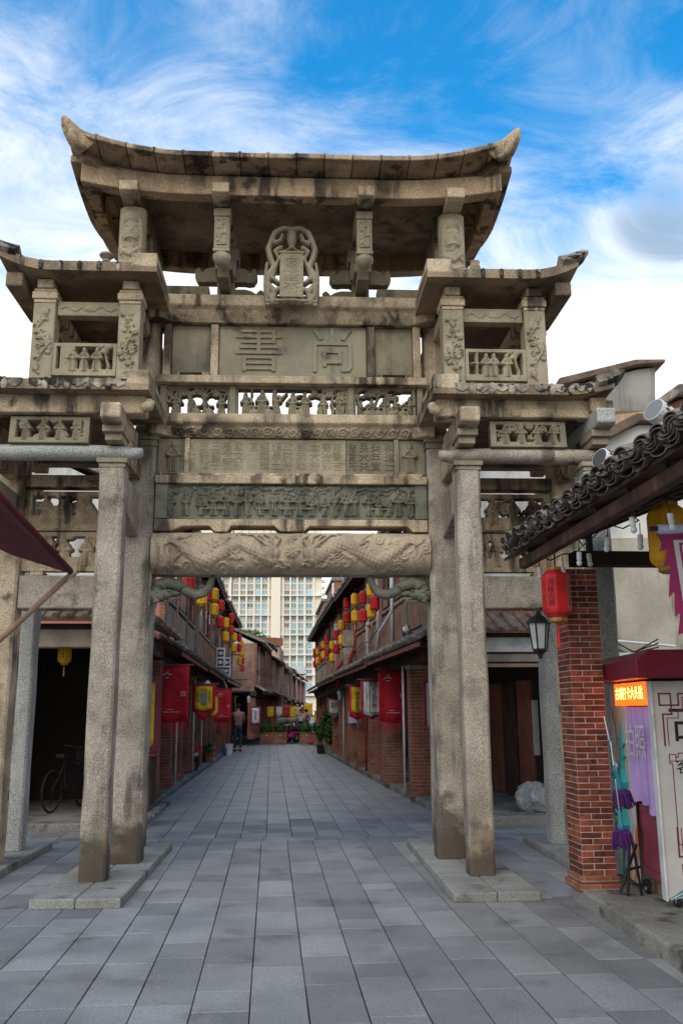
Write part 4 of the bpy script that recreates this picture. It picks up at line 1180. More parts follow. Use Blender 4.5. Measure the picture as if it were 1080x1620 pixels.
hl = [house('shophouse', -1, -2.02, 17.0, 23.8, 'two-storey shophouse with a grey slatted parapet, first on the left past the archway', 'pink', eave=5.35),
      house('shophouse', -1, -1.96, 24.0, 31.4, 'red timber shophouse behind two outdoor cooling units, second on the left', 'wood', eave=5.45),
      house('shophouse', -1, -1.86, 31.6, 41.0, 'low brown shophouse third on the left, beside the standing person', 'grey', eave=5.3, rot=-.012)]
hr = [house('shophouse', 1, 2.62, 13.6, 19.8, 'brick shophouse with a big red banner, first on the right past the archway', 'brick', low=2.62, eave=4.95, rot=.03, depth=2.3),
      house('shophouse', 1, 2.46, 20.0, 27.6, 'red brick shophouse with red and white downpipes, second on the right', 'brick', low=2.6, eave=5.0, rot=.02),
      house('shophouse', 1, 2.30, 27.8, 36.2, 'brown timber shophouse under the end of the right lantern row', 'wood', low=2.58, eave=5.05, rot=.01),
      house('shophouse', 1, 2.22, 36.4, 45.0, 'pinkish shophouse at the far end of the right row, behind the bush', 'pink', low=2.5, eave=5.0)]
fo = sw(-.72, 43.6)
fr = -.056
for k in range(13):
    L = 6.2
    c, s_ = math.cos(ST + fr), math.sin(ST + fr)
    og = fo + Vector((-s_, c, 0)) * k * (L + .15) + Vector((c, s_, 0)) * [0, .0, .25, -.1, .2, .1, .3, .2, .4, .3, .6, .5, .8][k]
    lab = ['reddish timber shophouse behind the white banner at the left end of the planters', 'dark shuttered shophouse behind the planters, second of the far left row',
           'pale boarded shophouse, third of the far left row beyond the planters', 'brown shophouse, fourth of the far left row beyond the planters',
           'grey shophouse, fifth of the far left row towards the white tower', 'red shophouse, sixth of the far left row below the tower foot', 'seventh shophouse of the far left row, partly hidden by the crowd', 'eighth shophouse of the far left row, a few pixels wide', 'ninth shophouse of the far left row, a few pixels wide', 'tenth shophouse of the far left row, a few pixels wide', 'eleventh shophouse of the far left row, a few pixels wide', 'twelfth shophouse of the far left row, a few pixels wide', 'last tiny shophouse at the far end of the street'][k]
    house('shophouse', -1, 0, 43.6 + k * 6, 43.6 + k * 6 + L, lab, ['wood', 'brick', 'grey', 'wood', 'pink', 'brick', 'white', 'grey', 'brick', 'wood', 'pink', 'grey', 'brick'][k], rot=fr, origin=og,
          low=2.5 + .1 * (k % 2), eave=4.7 + [.1, .5, -.1, .4, .0, .3, .5, .1, .6, .2, .7, .3, .8][k], near=False, nb=3)
og = sw(2.55, 46) 
for k in range(4):
    house('shophouse', 1, 0, 60 + k * 6, 66 + k * 6, ['dim shophouse just past the right row, first of the far right row', 'second shophouse of the far right row', 'third shophouse of the far right row', 'fourth shophouse of the far right row'][k],
          ['brick', 'wood', 'grey', 'pink'][k], rot=fr, origin=og + Vector((-math.sin(ST + fr), math.cos(ST + fr), 0)) * k * 6.3, low=2.5, eave=4.6, near=False, nb=2)

# the single-storey arcade ends seen through the side bays
def arcade_end(side, a0, a1, b0, b1, label, low=2.62):
    o = E('arcade_shop', sw(a0, b0), ST, label, 'shop')
    X = lambda s: side * s
    L, Wd = b1 - b0, abs(a1 - a0)
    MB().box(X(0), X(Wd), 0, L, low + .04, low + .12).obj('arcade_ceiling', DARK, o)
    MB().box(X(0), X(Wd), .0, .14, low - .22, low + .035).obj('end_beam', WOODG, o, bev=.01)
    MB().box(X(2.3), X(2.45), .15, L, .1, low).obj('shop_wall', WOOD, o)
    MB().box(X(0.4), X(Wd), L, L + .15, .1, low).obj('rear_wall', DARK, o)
    for k in range(4):
        MB().box(X(2.2), X(2.297), .3 + k * .9, 1.05 + k * .9, .12, 2.2).obj('shop_door', [WOODR, WOOD, WOODR, DARK][k], o, bev=.02)
    for k in range(2):
        MB().box(X(2.14), X(2.28), .22 + k * 1.8, .30 + k * 1.8, .1, low - .01).obj('door_post', WOODR, o, bev=.01)
    mb = MB()
    tiled_slope(mb, (X(-.3), -.35, low + .14), (X(Wd + .2), -.35, low + .14), (0, .9, .42), .2, .055)
    tiled_slope(mb, (X(-.35), -.3, low + .13), (X(-.35), L, low + .13), (X(1.2), 0, .5), .2, .055)
    mb.obj('roof', RTILE2, o, kind='stuff')
    MB().box(X(-.05), X(.2), .0, .34, .1, low - .23).obj('arcade_pillar', BRICKP, o, bev=.01)
    MB().box(X(-.05), X(.2), L - .36, L - .02, .1, low - .23).obj('arcade_pillar', BRICKP, o, bev=.01)
    MB().box(X(-.05), X(.2), .15, L, low - .2, low + .035).obj('arcade_beam', WOOD, o)
    return o
arcade_end(-1, -2.02, -7.5, 13.4, 16.9, 'dark open shop front behind the left side bay of the archway', 2.75)
arcade_end(1, 2.62, 8.0, 13.35, 13.59, 'dark arcade entrance with red doors behind the right side bay of the archway', 2.42) if False else None
o = E('arcade_shop', sw(2.70, 13.3), ST, 'dark arcade entrance with red doors behind the right side bay of the archway', 'shop')
MB().box(-.05, 2.2, .0, .16, 2.30, 2.42).obj('end_beam', WOODG, o, bev=.01)
MB().box(-.05, 2.2, -.06, .0, 2.44, 2.66).obj('metal_flashing', STEEL, o, bev=.01)
MB().box(-.1, 2.2, -.09, -.03, 2.22, 2.27).obj('wood_lath', WOODB, o)
mb = MB(); tiled_slope(mb, (-.3, -.35, 2.70), (2.2, -.35, 2.70), (0, 1.2, .5), .2, .055); mb.obj('eave_roof', RTILE2, o)
for k in range(5):
    MB().box(1.55, 1.63, .5 + k * 1.0, 1.35 + k * 1.0, .12, 2.1).obj('shop_door', [DARK, WOODR, WOOD, WOODR, DARK][k], o, bev=.02)
MB().box(1.50, 1.60, .28, .38, .11, 2.29).obj('door_post', WOODR, o, bev=.01)
MB().box(1.64, 1.8, .3, 6.2, .11, 2.4).obj('shop_wall', WOOD, o)
MB().box(1.48, 1.54, 1.05, 1.20, .9, 1.75).obj('pinned_cloth', BANWHITE, o)

# ------------------------------------------------------------ apartment tower
tw = E('apartment_tower', (-56, 400, 0), R(2.0), 'pale high-rise apartment tower rising behind the old street', 'tower')
MB().box(-14, 47, 0, 26, 0, 112).obj('tower_body', TOWW, tw)
wm = MB().box(-1.15, 1.15, -.3, .1, 0, 1.75).mesh('window', WINB); wg = MB().box(-1.15, 1.15, -.3, .1, 0, 1.75).mesh('window', WING)
fm = MB().box(-1.25, 1.25, -.5, -.1, -.14, 0).box(-.07, .07, -.4, -.31, 0, 1.75).mesh('window_frame', TOWG)
wx = [-4.5, .4, 4.0, 8.6, 11.8, 15.0, 18.4, 21.4, 31.4, 34.4, 37.6, 41.2]
for k in range(24):
    for i, x in enumerate(wx):
        blue = i in (6, 7, 9, 10, 11) or (i in (3, 4) and random.random() < .5)
        w = link('window', wm if blue and random.random() < .85 else wg, tw, loc=(x, 0, 9 + k * 2.92))
        w.scale = (.82 if i not in (11, 5) else 1.05, 1, 1)
        link('window_frame', fm, w)
for x in [-2.2, 2.2, 6.3, 10.2, 13.4, 16.7, 19.9, 23.2, 29.6, 32.9, 36.0, 39.4, 43.4]:
    MB().box(x - .35, x + .35, -1.3, -.001, 8, 111).obj('pilaster', TOWG, tw)
MB().box(24.4, 28.6, -2.6, -.001, 8, 111).obj('stair_bay', TOWW, tw)
MB().box(6.3 + .36, 7.1, -.6, -.001, 8, 111).obj('shaft_recess', WING, tw)
for k in range(24):
    MB().box(44.6, 48.4, 2.5, 5.5, 9.0 + k * 2.92, 10.0 + k * 2.92).obj('balcony', TOWG, tw)
for k in range(0, 25, 3):
    MB().box(-14, 47.2, -1.6, -.002, 8.1 + k * 2.92, 8.5 + k * 2.92).obj('string_course', TOWG, tw)

# ------------------------------------------------------------ taller buildings above the right row, white houses above the left row
o = E('brick_building', (-1.25, 62, 0), ST, 'tall brick building with a stepped top behind the right lantern row', 'building')
MB().box(0, 9, 0, 9, 0, 9.0).obj('wall', BRICKO, o)
MB().box(.75, 9, 1.0, 9, 9.0, 10.6).obj('upper_wall', BRICKO, o)
MB().box(-.15, 9.1, -.15, 9.1, 9.002, 9.2).obj('coping', CONC, o)
MB().box(.6, 9.1, .85, 9.1, 10.602, 10.8).obj('coping', CONC, o)
MB().box(.62, .76, .8, .99, 6, 10.4).obj('downpipe', PVC, o)
o = E('white_annex', (-.95, 52, 0), ST, 'white roof annex with an orange pier in front of the tall brick building', 'building')
MB().box(0, 5, 0, 5, 0, 5.9).obj('wall', BRICKP, o)
MB().prism([(-.05, 5.902), (5, 5.902), (5, 8.2), (2, 7.6), (-.05, 7.0)], -.04, 4.9).obj('sheet_roof', WHITEW, o)
MB().box(-.30, -.06, -.3, .1, 0, 7.1).obj('pier', BRICKO, o)
o = E('white_gable_house', (-7.0, 47, 0), ST, 'white plastered gable house above the end of the left lantern row', 'building')
MB().prism([(-3, 0), (1.2, 0), (1.2, 5.9), (.4, 6.7), (-1, 7.6), (-3, 8)], 0, 5).obj('wall', WHITEW, o)
MB().prism([(1.6, 5.75), (1.6, 5.9), (.5, 6.9), (-1, 7.85), (-3, 8.3), (-3, 8.1), (-1, 7.62), (.42, 6.72)], -.25, 5.2).obj('roof', RTILE, o)
MB().box(.0, .5, -.04, -.001, 4.6, 5.5).obj('window', WING, o)
o = E('roof_terrace_house', (-6.6, 58, 0), ST + fr, 'cream house with a plant-lined roof terrace below the tower', 'building')
MB().box(-1, 2.6, 0, 6, 0, 5.7).obj('wall', PEACH, o)
MB().box(-1.1, 2.8, -.15, .0, 5.7, 6.2).obj('terrace_rail', TERRA, o)
MB().prism([(-1.6, 6.5), (-1.6, 6.35), (2.4, 6.1), (2.4, 6.3)], 1, 6).obj('roof', RTILE2, o)
MB().leaves((.6, .3, 6.4), (1.0, .3, .4), 260, .14, 3).obj('terrace_plant', LEAF, o, fix=False)
o = E('grey_roof_house', (-10.5, 195, 0), ST + fr, 'small house with a pale grey roof and blue window under the tower', 'building')
MB().box(-2, 2.2, 0, 6, 0, 9.4).obj('wall', TOWG, o)
MB().prism([(-2.5, 9.4), (2.8, 9.4), (2.4, 11.0), (-2.0, 11.0)], -.4, 6).obj('roof', STEEL, o)
MB().box(.5, 1.5, -.06, -.001, 7.0, 9.0).obj('window', WINB, o)
MB().box(1.55, 2.1, -.1, -.001, 6.4, 9.3).obj('red_pier', BRICKO, o)

# ------------------------------------------------------------ houses behind the right end of the archway
o = E('plaster_house', (3.55, 14.4, 0), 0, 'beige plastered house with stepped gables behind the right end of the archway', 'house')
MB().prism([(.35, 0), (6, 0), (6, 6.2), (1.45, 6.26), (.24, 5.75)], 0, 3, 'y').obj('lower_wall', WHITEW, o)
MB().prism([(.55, -.0), (5.9, 0), (5.9, 4.35), (.45, 4.3)], -.12, -.001, 'y').obj('plaster_face', PLASTER, o)
MB().prism([(.55, 5.80), (1.42, 6.27), (2.1, 6.27), (2.1, 6.42), (1.38, 6.42), (.5, 5.97)], -.18, .5, 'y').obj('coping', RTILE2, o, bev=.03)
MB().prism([(.5, 5.6), (1.95, 6.2), (1.93, 6.70), (.5, 6.55)], .55, 2.5, 'y').obj('peach_wall', PEACH, o)
up = MB().prism([(.5, 6.56), (2.0, 6.74), (2.06, 7.56), (1.75, 7.52), (.5, 7.2)], .7, 2.4, 'y').obj('upper_wall', GREYW, o)
MB().prism([(.3, 7.18), (1.7, 7.56), (2.2, 7.6), (2.2, 7.66), (1.68, 7.66), (.3, 7.32)], .55, 2.6, 'y').obj('coping', RTILE2, up, bev=.02)
MB().box(.45, 2.06, .62, .8, 6.66, 6.72).obj('ledge', TERRA, up)
pp = MB().tube([(-.1, -.3, 2.98), (.75, -.3, 3.06)], .03, 6).tube([(.55, -.4, 3.0), (.62, -.4, 2.5)], .05, 6).tube([(-.2, -.35, 2.72), (1.6, -.35, 2.55)], .025, 6)
pp.obj('wall_pipes', PVC, o, kind='stuff')
hose = MB().tube([(-.15 + .30 * math.sin(t * .35), -.45, 2.55 + .22 * math.cos(t * .35) - .0) for t in range(1, 10)], .06, 7)
hose.obj('black_hose', IRON, o)
for k in range(6):
    MB().tube([(-.2 + .1 * k, -.5, 2.55 + .05 * k), (.4 + .1 * k, -.55, 2.3 + .03 * k), (1.3, -.5, 2.35 + .06 * k)], .011, 4).obj('cable', IRON, o)
cg = MB().box(-.35, .75, -1.6, -1.25, 1.95, 2.06).box(-.35, .75, -1.6, -1.25, 2.3, 2.38).box(-.35, -.27, -1.6, -1.25, 2.06, 2.3).box(.68, .75, -1.6, -1.25, 2.06, 2.3)
cg = cg.obj('cage_frame', PVC, o, kind='stuff')
for k in range(5): MB().box(-.2 + k * .18, -.11 + k * .18, -1.58, -1.5, 2.06, 2.3).obj('cage_bar', PVC, cg)
MB().box(-.26, .67, -1.48, -1.3, 2.06, 2.29).obj('cage_back', IRON, cg)
o = E('orange_brick_house', (6.2, 17, 0), 0, 'orange brick gable end with a grey tiled roof at the right edge of the photo', 'house')
MB().prism([(0, 0), (3, 0), (3, 8), (.55, 7.62), (.1, 7.4)], 0, 4, 'y').obj('wall', BRICKO, o)
MB().prism([(-.1, 7.3), (.5, 7.68), (3, 8.1), (3, 8.3), (.45, 7.85), (-.12, 7.45)], -.3, 4.2, 'y').obj('roof', RTILE, o, bev=.03)
MB().box(.05, .35, -.2, -.001, 7.05, 7.25).obj('green_box', LIME, o)

# ------------------------------------------------------------ the corner house on the right: brick pillar, tiled eave
ch = E('corner_house', (1.64, 8.78, 0), ST, 'tiled corner house on a red brick pillar at the right edge of the square', 'shophouse')
# local frame: -y towards the camera along the eave, +x into the house
px0, py0 = .325, -.73                       # front left corner of the pillar
pil = MB().box(px0 + .003, px0 + .293, py0 + .003, py0 + .337, .20, 2.85).obj('brick_pillar', MORTAR, ch)
brm = {}
def bricks():
    W_, D_ = .295, .34
    z = .225; row = 0
    while z < 2.84:
        h = .0435
        for face in ('f', 'l', 'r', 'b'):
            n = W_ if face in 'fb' else D_
            cuts = [0, .19, n] if row % 2 == 0 else [0, .105, n]
            if face in 'l': cuts = [0, .23, n] if row % 2 else [0, .115, n]
            if face in 'rb': continue
            for a, b in zip(cuts[:-1], cuts[1:]):
                k = (face, round(a, 3), round(b, 3))
                if k not in brm:
                    mb = MB(); e = .0042
                    if face == 'f': mb.box(a + e, b - e, 0, .05, 0, h)
                    else: mb.box(0, .05, a + e, b - e, 0, h)
                    brm[k] = mb.mesh('brick', BRICK)
                j = random.uniform(-.0015, .0015)
                x, y = (px0, py0 + j) if face == 'f' else (px0 + j, py0)
                if face == 'l' and a == 0: pass
                link('brick', brm[k], pil, loc=(x, y + (.0012 if face == 'l' else 0), z))
        z += .0505; row += 1
bricks()
for e, z0, z1 in ((.042, .10, .165), (.024, .167, .222)):
    MB().box(px0 - e, px0 + .295 + e, py0 - e, py0 + .34 + e, z0, z1).obj('base_course', BRICKW, pil, bev=.012)
FASC = surf('worn_eave_timber', (0.10, 0.045, 0.03), (0.05, 0.028, 0.02), 3, (0.22, 0.14, 0.09), 0.6, rough=0.85, bump=0.5)
el = -5.9                                     # eave length towards the camera
fas = MB().box(0.05, .13, el, -.22, 2.925, 3.025).obj('eave_fascia', FASC, ch, bev=.012)
MB().prism([(-.02, 3.045), (-.02, 3.075), (3.2, 4.33), (3.2, 4.30)], el, .05, 'y').obj('roof_boards', WOOD, ch)
MB().box(px0 + .12, 3.4, py0 + .06, py0 + .24, 2.90, 3.03).obj('cross_beam', DARK, ch, bev=.01)
MB().bar((px0 + .3, py0 + .15, 2.95), (px0 + .3, py0 + .15, 3.3), .05).obj('strut', IRON, ch)
for k in range(9):
    MB().box(.14, 2.8, -.25 - k * .62, -.16 - k * .62, 2.96, 3.04).obj('rafter', WOOD, ch) if False else MB().bar((.14, -.3 - k * .62, 3.06), (2.6, -.3 - k * .62, 4.015), .07, .09).obj('rafter', WOOD, ch)
MB().box(3.3, 3.4, el, -1.0, .12, 4.3).obj('rear_wall', PLASTER, ch)
arc = [PI * (k / 6) for k in range(7)]
def pan(r, t, L, name, cup=False):
    sgn = -.4 if cup else .46
    sec = [(r * math.cos(a), sgn * r * math.sin(a)) for a in arc] + [((r - t) * math.cos(a), sgn * (r - t) * math.sin(a)) for a in arc[::-1]]
    return MB().loft([[(0, y, z) for y, z in sec], [(L, y * .93, z * .93 + .01) for y, z in sec]]).mesh(name, RTILE)
cov, trough = pan(.098, .016, .26, 'roof_tile'), pan(.105, .016, .26, 'roof_tile', True)
sl = math.atan2(1.25, 3.2)
n_rows = 25
for k in range(n_rows):
    y = -.30 - k * (abs(el) - .1) / n_rows
    for q in range(4):
        for c, dz in ((0, .045), (1, .052)):
            if c == 0: yy = y - .115
            else: yy = y
            x = -.06 + q * .24 + random.uniform(-.025, .02)
            z = 3.07 + (x + .02) * math.tan(sl) + dz + random.uniform(-.012, .012)
            o = link('roof_tile', cov if c else trough, ch, loc=(x, yy + random.uniform(-.012, .012), z), rot=(random.uniform(-.12, .12), -sl, random.uniform(-.07, .07)))
        if q < 1:
            for r_ in (1, 2, 3):
                x = -.075 - .015 * r_ + random.uniform(-.02, .02)
                link('roof_tile', cov, ch, loc=(x, y + random.uniform(-.02, .02), 3.07 + .050 + .019 * r_), rot=(random.uniform(-.15, .15), -sl + .05, random.uniform(-.08, .08)))
                link('roof_tile', trough, ch, loc=(x, y - .115 + random.uniform(-.02, .02), 3.07 + .043 + .017 * r_), rot=(random.uniform(-.1, .1), -sl, random.uniform(-.08, .08)))

# awning at the left edge
aw = E('awning', (-1.96, 6.5, 0), 0, 'dark maroon cloth awning with its prop pole at the left edge', 'awning')
T, A, B = Vector((0, 0, 2.585)), Vector((-.42, -1.55, 3.28)), Vector((-1.05, .35, 3.0))
C = A + B - T + Vector((0, 0, .15))
th = Vector((0, 0, .02))
MB().loft([[T, A, A + th, T + th], [(T + B) / 2 - Vector((0, 0, .03)), (A + C) / 2 - Vector((0, 0, .03)), (A + C) / 2, (T + B) / 2], [B, C, C + th, B + th]]).obj('awning_cloth', AWN, aw)
MB().tube([T + Vector((.0, .0, .0)), (T + A) / 2 + Vector((0, 0, -.01)), A], .024, 8).obj('hem_tube', AWN, aw, smooth=True)
MB().tube([T + Vector((-.02, 0, -.0)), T + Vector((-.5, .25, -.36)), T + Vector((-1.1, .55, -.80))], .022, 8).obj('prop_pole', WOODB, aw, smooth=True)
kn = MB()
for k in range(7): kn.tube([T + Vector((-.01, -.02, 0)), T + Vector((random.uniform(-.03, .06), random.uniform(-.05, .02), random.uniform(-.10, .06)))], .005, 4)
kn.ell(T + Vector((0, -.02, .01)), (.035, .03, .03)).obj('rope_knot', WOODG, aw, kind='stuff')
# ------------------------------------------------------------ lanterns
ORD = ['first', 'second', 'third', 'fourth', 'fifth', 'sixth', 'seventh', 'eighth', 'ninth', 'tenth', 'eleventh', 'twelfth', 'thirteenth', 'fourteenth']
def lantern(loc, h, w, mat, label, chars='漳州古城', group=None, rz=0.0, tassel=True, string=.3, both=False):
    o = E('lantern', loc, rz, label, 'lantern', group)
    r = w / 2
    MB().lathe([(r * .62, -h / 2), (r * .95, -h * .40), (r, -h * .34), (r, h * .34), (r * .95, h * .40), (r * .62, h / 2)], n=8, ph=PI / 8).obj('lantern_body', mat, o, bev=r * .06)
    MB().lathe([(r * .60, h * .5), (r * .60, h * .5 + h * .055), (r * .5, h * .5 + h * .06)], n=12).obj('top_ring', GOLD, o)
    MB().lathe([(r * .45, -h * .5 - h * .10), (r * .60, -h * .5 - h * .07), (r * .60, -h * .5)], n=12).obj('bottom_ring', GOLD, o)
    MB().tube([(0, 0, h * .5 + .01), (0, 0, h * .5 + string)], .006, 4).obj('hanging_cord', IRON, o)
    if tassel:
        MB().tube([(0, 0, -h * .6), (0, 0, -h * .72)], .005, 4).tube([(0, 0, -h * .72), (0, 0, -h * .76), (0, 0, -h * 1.12)], [.006, r * .10, r * .13], 6).obj('tassel', mat, o, kind='stuff')
    if chars:
        rr = r * math.cos(PI / 8) + .002
        for an in ((-PI / 2 - PI / 4, -PI / 2 + PI / 4) if both else (-PI / 2,)):
            text('\n'.join(chars), h * .15, INK, o, (rr * math.cos(an), rr * math.sin(an), 0), (PI / 2, 0, an + PI / 2), name='characters')
    return o
bodies = {}
def street_lantern(a, b, z, c, label, grp):
    if c not in bodies:
        bodies[c] = lantern(sw(a, b, z), .30, .215, RED if c == 'r' else YEL, label, group=grp, rz=ST, string=.12)
        return bodies[c]
    o = copy_tree(bodies[c]); o.location = sw(a, b, z)
    o.rotation_euler = (0, 0, ST + random.choice([0, PI / 4, PI / 2]) + random.uniform(-.1, .1))
    tag(o, label, 'lantern', grp)
    return o
NM = {'r': 'red', 'y': 'yellow'}
Lp = [(14.7, [(3.62, 'r')]), (17.5, [(3.76, 'y')]), (18.9, [(4.0, 'r')]), (21.3, [(4.30, 'y'), (3.94, 'y')]), (24.0, [(4.34, 'r'), (3.91, 'r')]), (26.9, [(4.17, 'y'), (3.76, 'y')]),
      (30.4, [(4.67, 'r'), (4.27, 'r')]), (33.1, [(4.25, 'y'), (3.85, 'y')]), (38.2, [(4.62, 'r'), (4.21, 'r')]), (39.0, [(3.70, 'y')]), (41.7, [(4.64, 'y'), (4.22, 'y')]), (42.9, [(3.95, 'r'), (3.59, 'r')])]
Rp = [(18.7, [(3.80, 'r')]), (19.3, [(4.16, 'y'), (3.70, 'y')]), (21.1, [(4.21, 'r'), (3.78, 'r')]), (23.2, [(4.43, 'y'), (3.99, 'y')]), (25.7, [(4.62, 'r'), (4.2, 'r')]), (27.75, [(4.19, 'y'), (3.73, 'y')]),
      (30.0, [(4.07, 'r'), (3.62, 'r')]), (32.1, [(3.88, 'y'), (3.45, 'y')]), (35.0, [(4.28, 'r'), (3.81, 'r')]), (37.4, [(4.28, 'y'), (3.86, 'y')]), (39.2, [(4.28, 'r'), (3.81, 'r')]), (42.0, [(4.3, 'y'), (3.88, 'y')]), (44.8, [(4.32, 'r'), (3.86, 'r')])]
for a, row, side in ((-1.35, Lp, 'left'), (2.15, Rp, 'right')):
    for i, (b, ls) in enumerate(row):
        for j, (z, c) in enumerate(ls):
            pos = 'single' if len(ls) == 1 else ('upper', 'lower')[j]
            street_lantern(a, b, z, c, '%s %s lantern, %s hanging spot from the archway on the %s side of the street' % (pos, NM[c], ORD[i], side), 'lanterns along the street')
        z = ls[0][0] + .27
        br = MB().bar((0, 0, 0), ((-.75 if a < 0 else .42), 0, 0), .025).obj('pole', IRON, None, loc=sw(a, b, z), rot=(0, 0, ST))
        tag(br, 'thin iron arm holding the %s lantern spot from the archway on the %s side' % (ORD[i], side), 'pole', 'iron poles holding the street lanterns')

lantern((1.892, 7.9, 2.597), .42, .255, RED, 'large red lantern hanging from the corner eave in front of the brick pillar', '海絲古城', rz=R(10), string=.28, both=True)
lantern((2.44, 6.6, 2.86), .46, .30, YEL, 'large yellow lantern under the corner eave behind the magenta flag', '漳州古城', rz=R(-12), string=.12, tassel=False)
lantern((-4.25, 13.9, 2.50), .32, .21, YEL, 'dim yellow lantern hanging inside the left side bay of the archway', '漳州古城', string=.15)

# ------------------------------------------------------------ banners
def cloth(mb, w, h, pts=None, x0=0.0, wave=.02, seed=0, n=14, bottom=lambda t: 0.0, y=0.0, th=.006):
    top, bot = [], []
    f = lambda t: wave * math.sin(t * 9 + seed) 
    rows = 6
    V = []; F = []
    for i in range(n + 1):
        t = i / n
        for j in range(rows + 1):
            q = j / rows
            V.append((x0 + t * w, y + f(t) * (.3 + q), -q * (h + bottom(t))))
    m = rows + 1
    for i in range(n):
        for j in range(rows):
            a = i * m + j
            F.append((a, a + m, a + m + 1, a + 1))
    N = len(V)
    V += [(x, yy + th, z) for x, yy, z in V]
    F += [tuple(k + N for k in fc[::-1]) for fc in F]
    for i in range(n):
        for j in (0, rows):
            a = i * m + j; b = a + m
            F.append((a, b, b + N, a + N))
    for j in range(rows):
        for i in (0, n):
            a = i * m + j; b = a + 1
            F.append((a, b, b + N, a + N))
    return mb.add(V, F)
def banner(loc, w, h, mat, label, inner=None, inner_h=None, point=.0, fringe=None, rz=ST, seed=1, pole=.08, logo=False, group='cloth banners hung across the arcade fronts', txt=()):
    o = E('banner', loc, rz, label, 'banner', group)
    MB().bar((-pole, 0, .012), (w + pole, 0, .012), .022).obj('banner_pole', WOODR, o)
    cloth(MB(), w, h, seed=seed, bottom=(lambda t: point * (1 - abs(2 * t - 1)))).obj('banner_cloth', mat, o, smooth=True)
    if inner:
        iw = w * .72; ih = inner_h or h * .86
        cloth(MB(), iw, ih, x0=w * .14, seed=seed + w * .14 * 0, y=-.028, wave=.012, bottom=(lambda t: .16 * iw * (1 - abs(2 * t - 1)))).obj('banner_field', inner, o, smooth=True, loc=(0, 0, -.05))
    if fringe:
        for k in range(fringe):
            x = w * (k + .5) / fringe
            t = x / w; zb = -h - point * (1 - abs(2 * t - 1))
            MB().box(x - w * .018, x + w * .018, -.004, .004, zb - .14 - .04 * (k % 3), zb + .03).obj('fringe_strip', mat, o)
    for s_, size, x, z, m in txt:
        text(s_, size, m, o, (x * w, -.05, z * h), name='printed_text')
    if logo:                                   # small roof-shaped mark above one printed line
        mk = MB()
        for p, q in (((-.5, -.1), (.0, .16)), ((.0, .16), (.12, .42)), ((.0, .16), (.5, -.02)), ((.1, -.02), (.22, .1)), ((-.2, -.28), (.2, -.28))):
            mk.bar((p[0], 0, p[1]), (q[0], 0, q[1]), .07, .07, up=(0, 1, 0))
        mk.obj('roof_mark', BANWHITE, o, loc=(w * .33, -.045, -h * .17), kind='stuff').scale = (w * .32, .02, w * .32)
        MB().box(w * .26, w * .74, -.046, -.042, -h * .845, -h * .836).obj('printed_line', BANWHITE, o)
        MB().box(w * .34, w * .56, -.046, -.042, -h * .80, -h * .792).obj('printed_line', BANWHITE, o)
        text('漳州\n古城', w * .085, BANWHITE, o, (w * .83, -.046, -h * .52), name='printed_text')
    return o
banner(sw(-2.10, 17, 2.44), .60, 1.0, BANRED, 'large dark red banner with a white roof mark, nearest on the left', fringe=12, point=.04, logo=True, seed=2)
banner(sw(-1.51, 25, 2.19), .45, .85, BANRED, 'smaller red banner with a white roof mark beside the yellow pennant', fringe=9, point=.03, logo=True, seed=4)
o = banner(sw(-1.86, 22, 2.24), .55, .60, BANRED, 'pointed yellow pennant with a red border on the left side', inner=BANYEL, inner_h=.52, point=.26, seed=3,
           txt=(('大\n漳\n古\n城', .075, .24, -.5, INK), ('手\n工\n古\n法', .075, .76, -.5, INK), ('古城', .085, .5, -.2, BANRED)))
MB().lathe([(.03, 0), (.07, .04), (.08, .12), (.06, .2), (.09, .25), (.07, .33), (.02, .36)], (.275, 0, 0), 10).obj('printed_jar', GREYC, o, loc=(0, -.05, -.47)).scale = (1, .05, .8)
banner(sw(-1.56, 23.2, 1.98), .24, .40, BANYEL, 'narrow yellow pennant half hidden behind the pointed yellow one', point=.12, seed=5, txt=(('茶\n香', .1, .5, -.5, INK),))
banner(sw(2.24, 19, 2.44), .58, 1.05, BANRED, 'large dark red banner with a white roof mark, nearest on the right', fringe=12, point=.05, logo=True, seed=6)
banner(sw(2.06, 21, 2.30), .50, .78, BANPINK, 'white knitwear shop banner with four black characters beside the red one', inner=BANWHITE, inner_h=.72, point=.12, seed=7,
       txt=(('毛\n线\n织\n物', .125, .62, -.54, INK), ('静雅', .10, .56, -.13, INK), ('手\n工\n编\n织\n坊', .045, .28, -.5, INK)))
MB().box(0, .012, 0, .004, 0, .60).box(.21, .222, 0, .004, 0, .60).box(.012, .21, 0, .004, .588, .60).box(.012, .21, 0, .004, 0, .012).obj('frame_line', INK, list(COL.objects)[-1].parent if False else [x for x in bpy.data.objects if x.get('label', '').startswith('white knitwear')][0], loc=(.20, -.052, -.75))
banner(sw(2.05, 24, 2.26), .42, .80, BANRED, 'yellow shop banner in a red border, farthest of the three near ones on the right', inner=BANYEL, inner_h=.62, point=.1, seed=8, txt=(('培\n中\n香\n馆', .13, .52, -.52, INK),))
banner(sw(2.06, 33, 2.03), .42, .50, WOODB, 'small white tea-house pennant on a wooden frame above the bush', inner=BANWHITE, inner_h=.44, point=.22, seed=9, txt=(('茶\n香', .10, .35, -.45, INK), ('清\n和', .10, .65, -.45, INK)))
banner(sw(2.27, 48, 1.61), .36, .50, BANYEL, 'small faded yellow banner near the motorcycles on the far right', point=.1, seed=10)
banner(sw(2.69, 16, 2.12), .30, .78, BANPINK, 'white banner with a scalloped red edge partly behind the right pillars', inner=BANWHITE, inner_h=.74, seed=11)
banner(sw(-2.13, 15.5, 2.08), .20, 1.0, BANYEL, 'narrow yellow flag with a red foot just behind the left pillars', point=.08, seed=12)
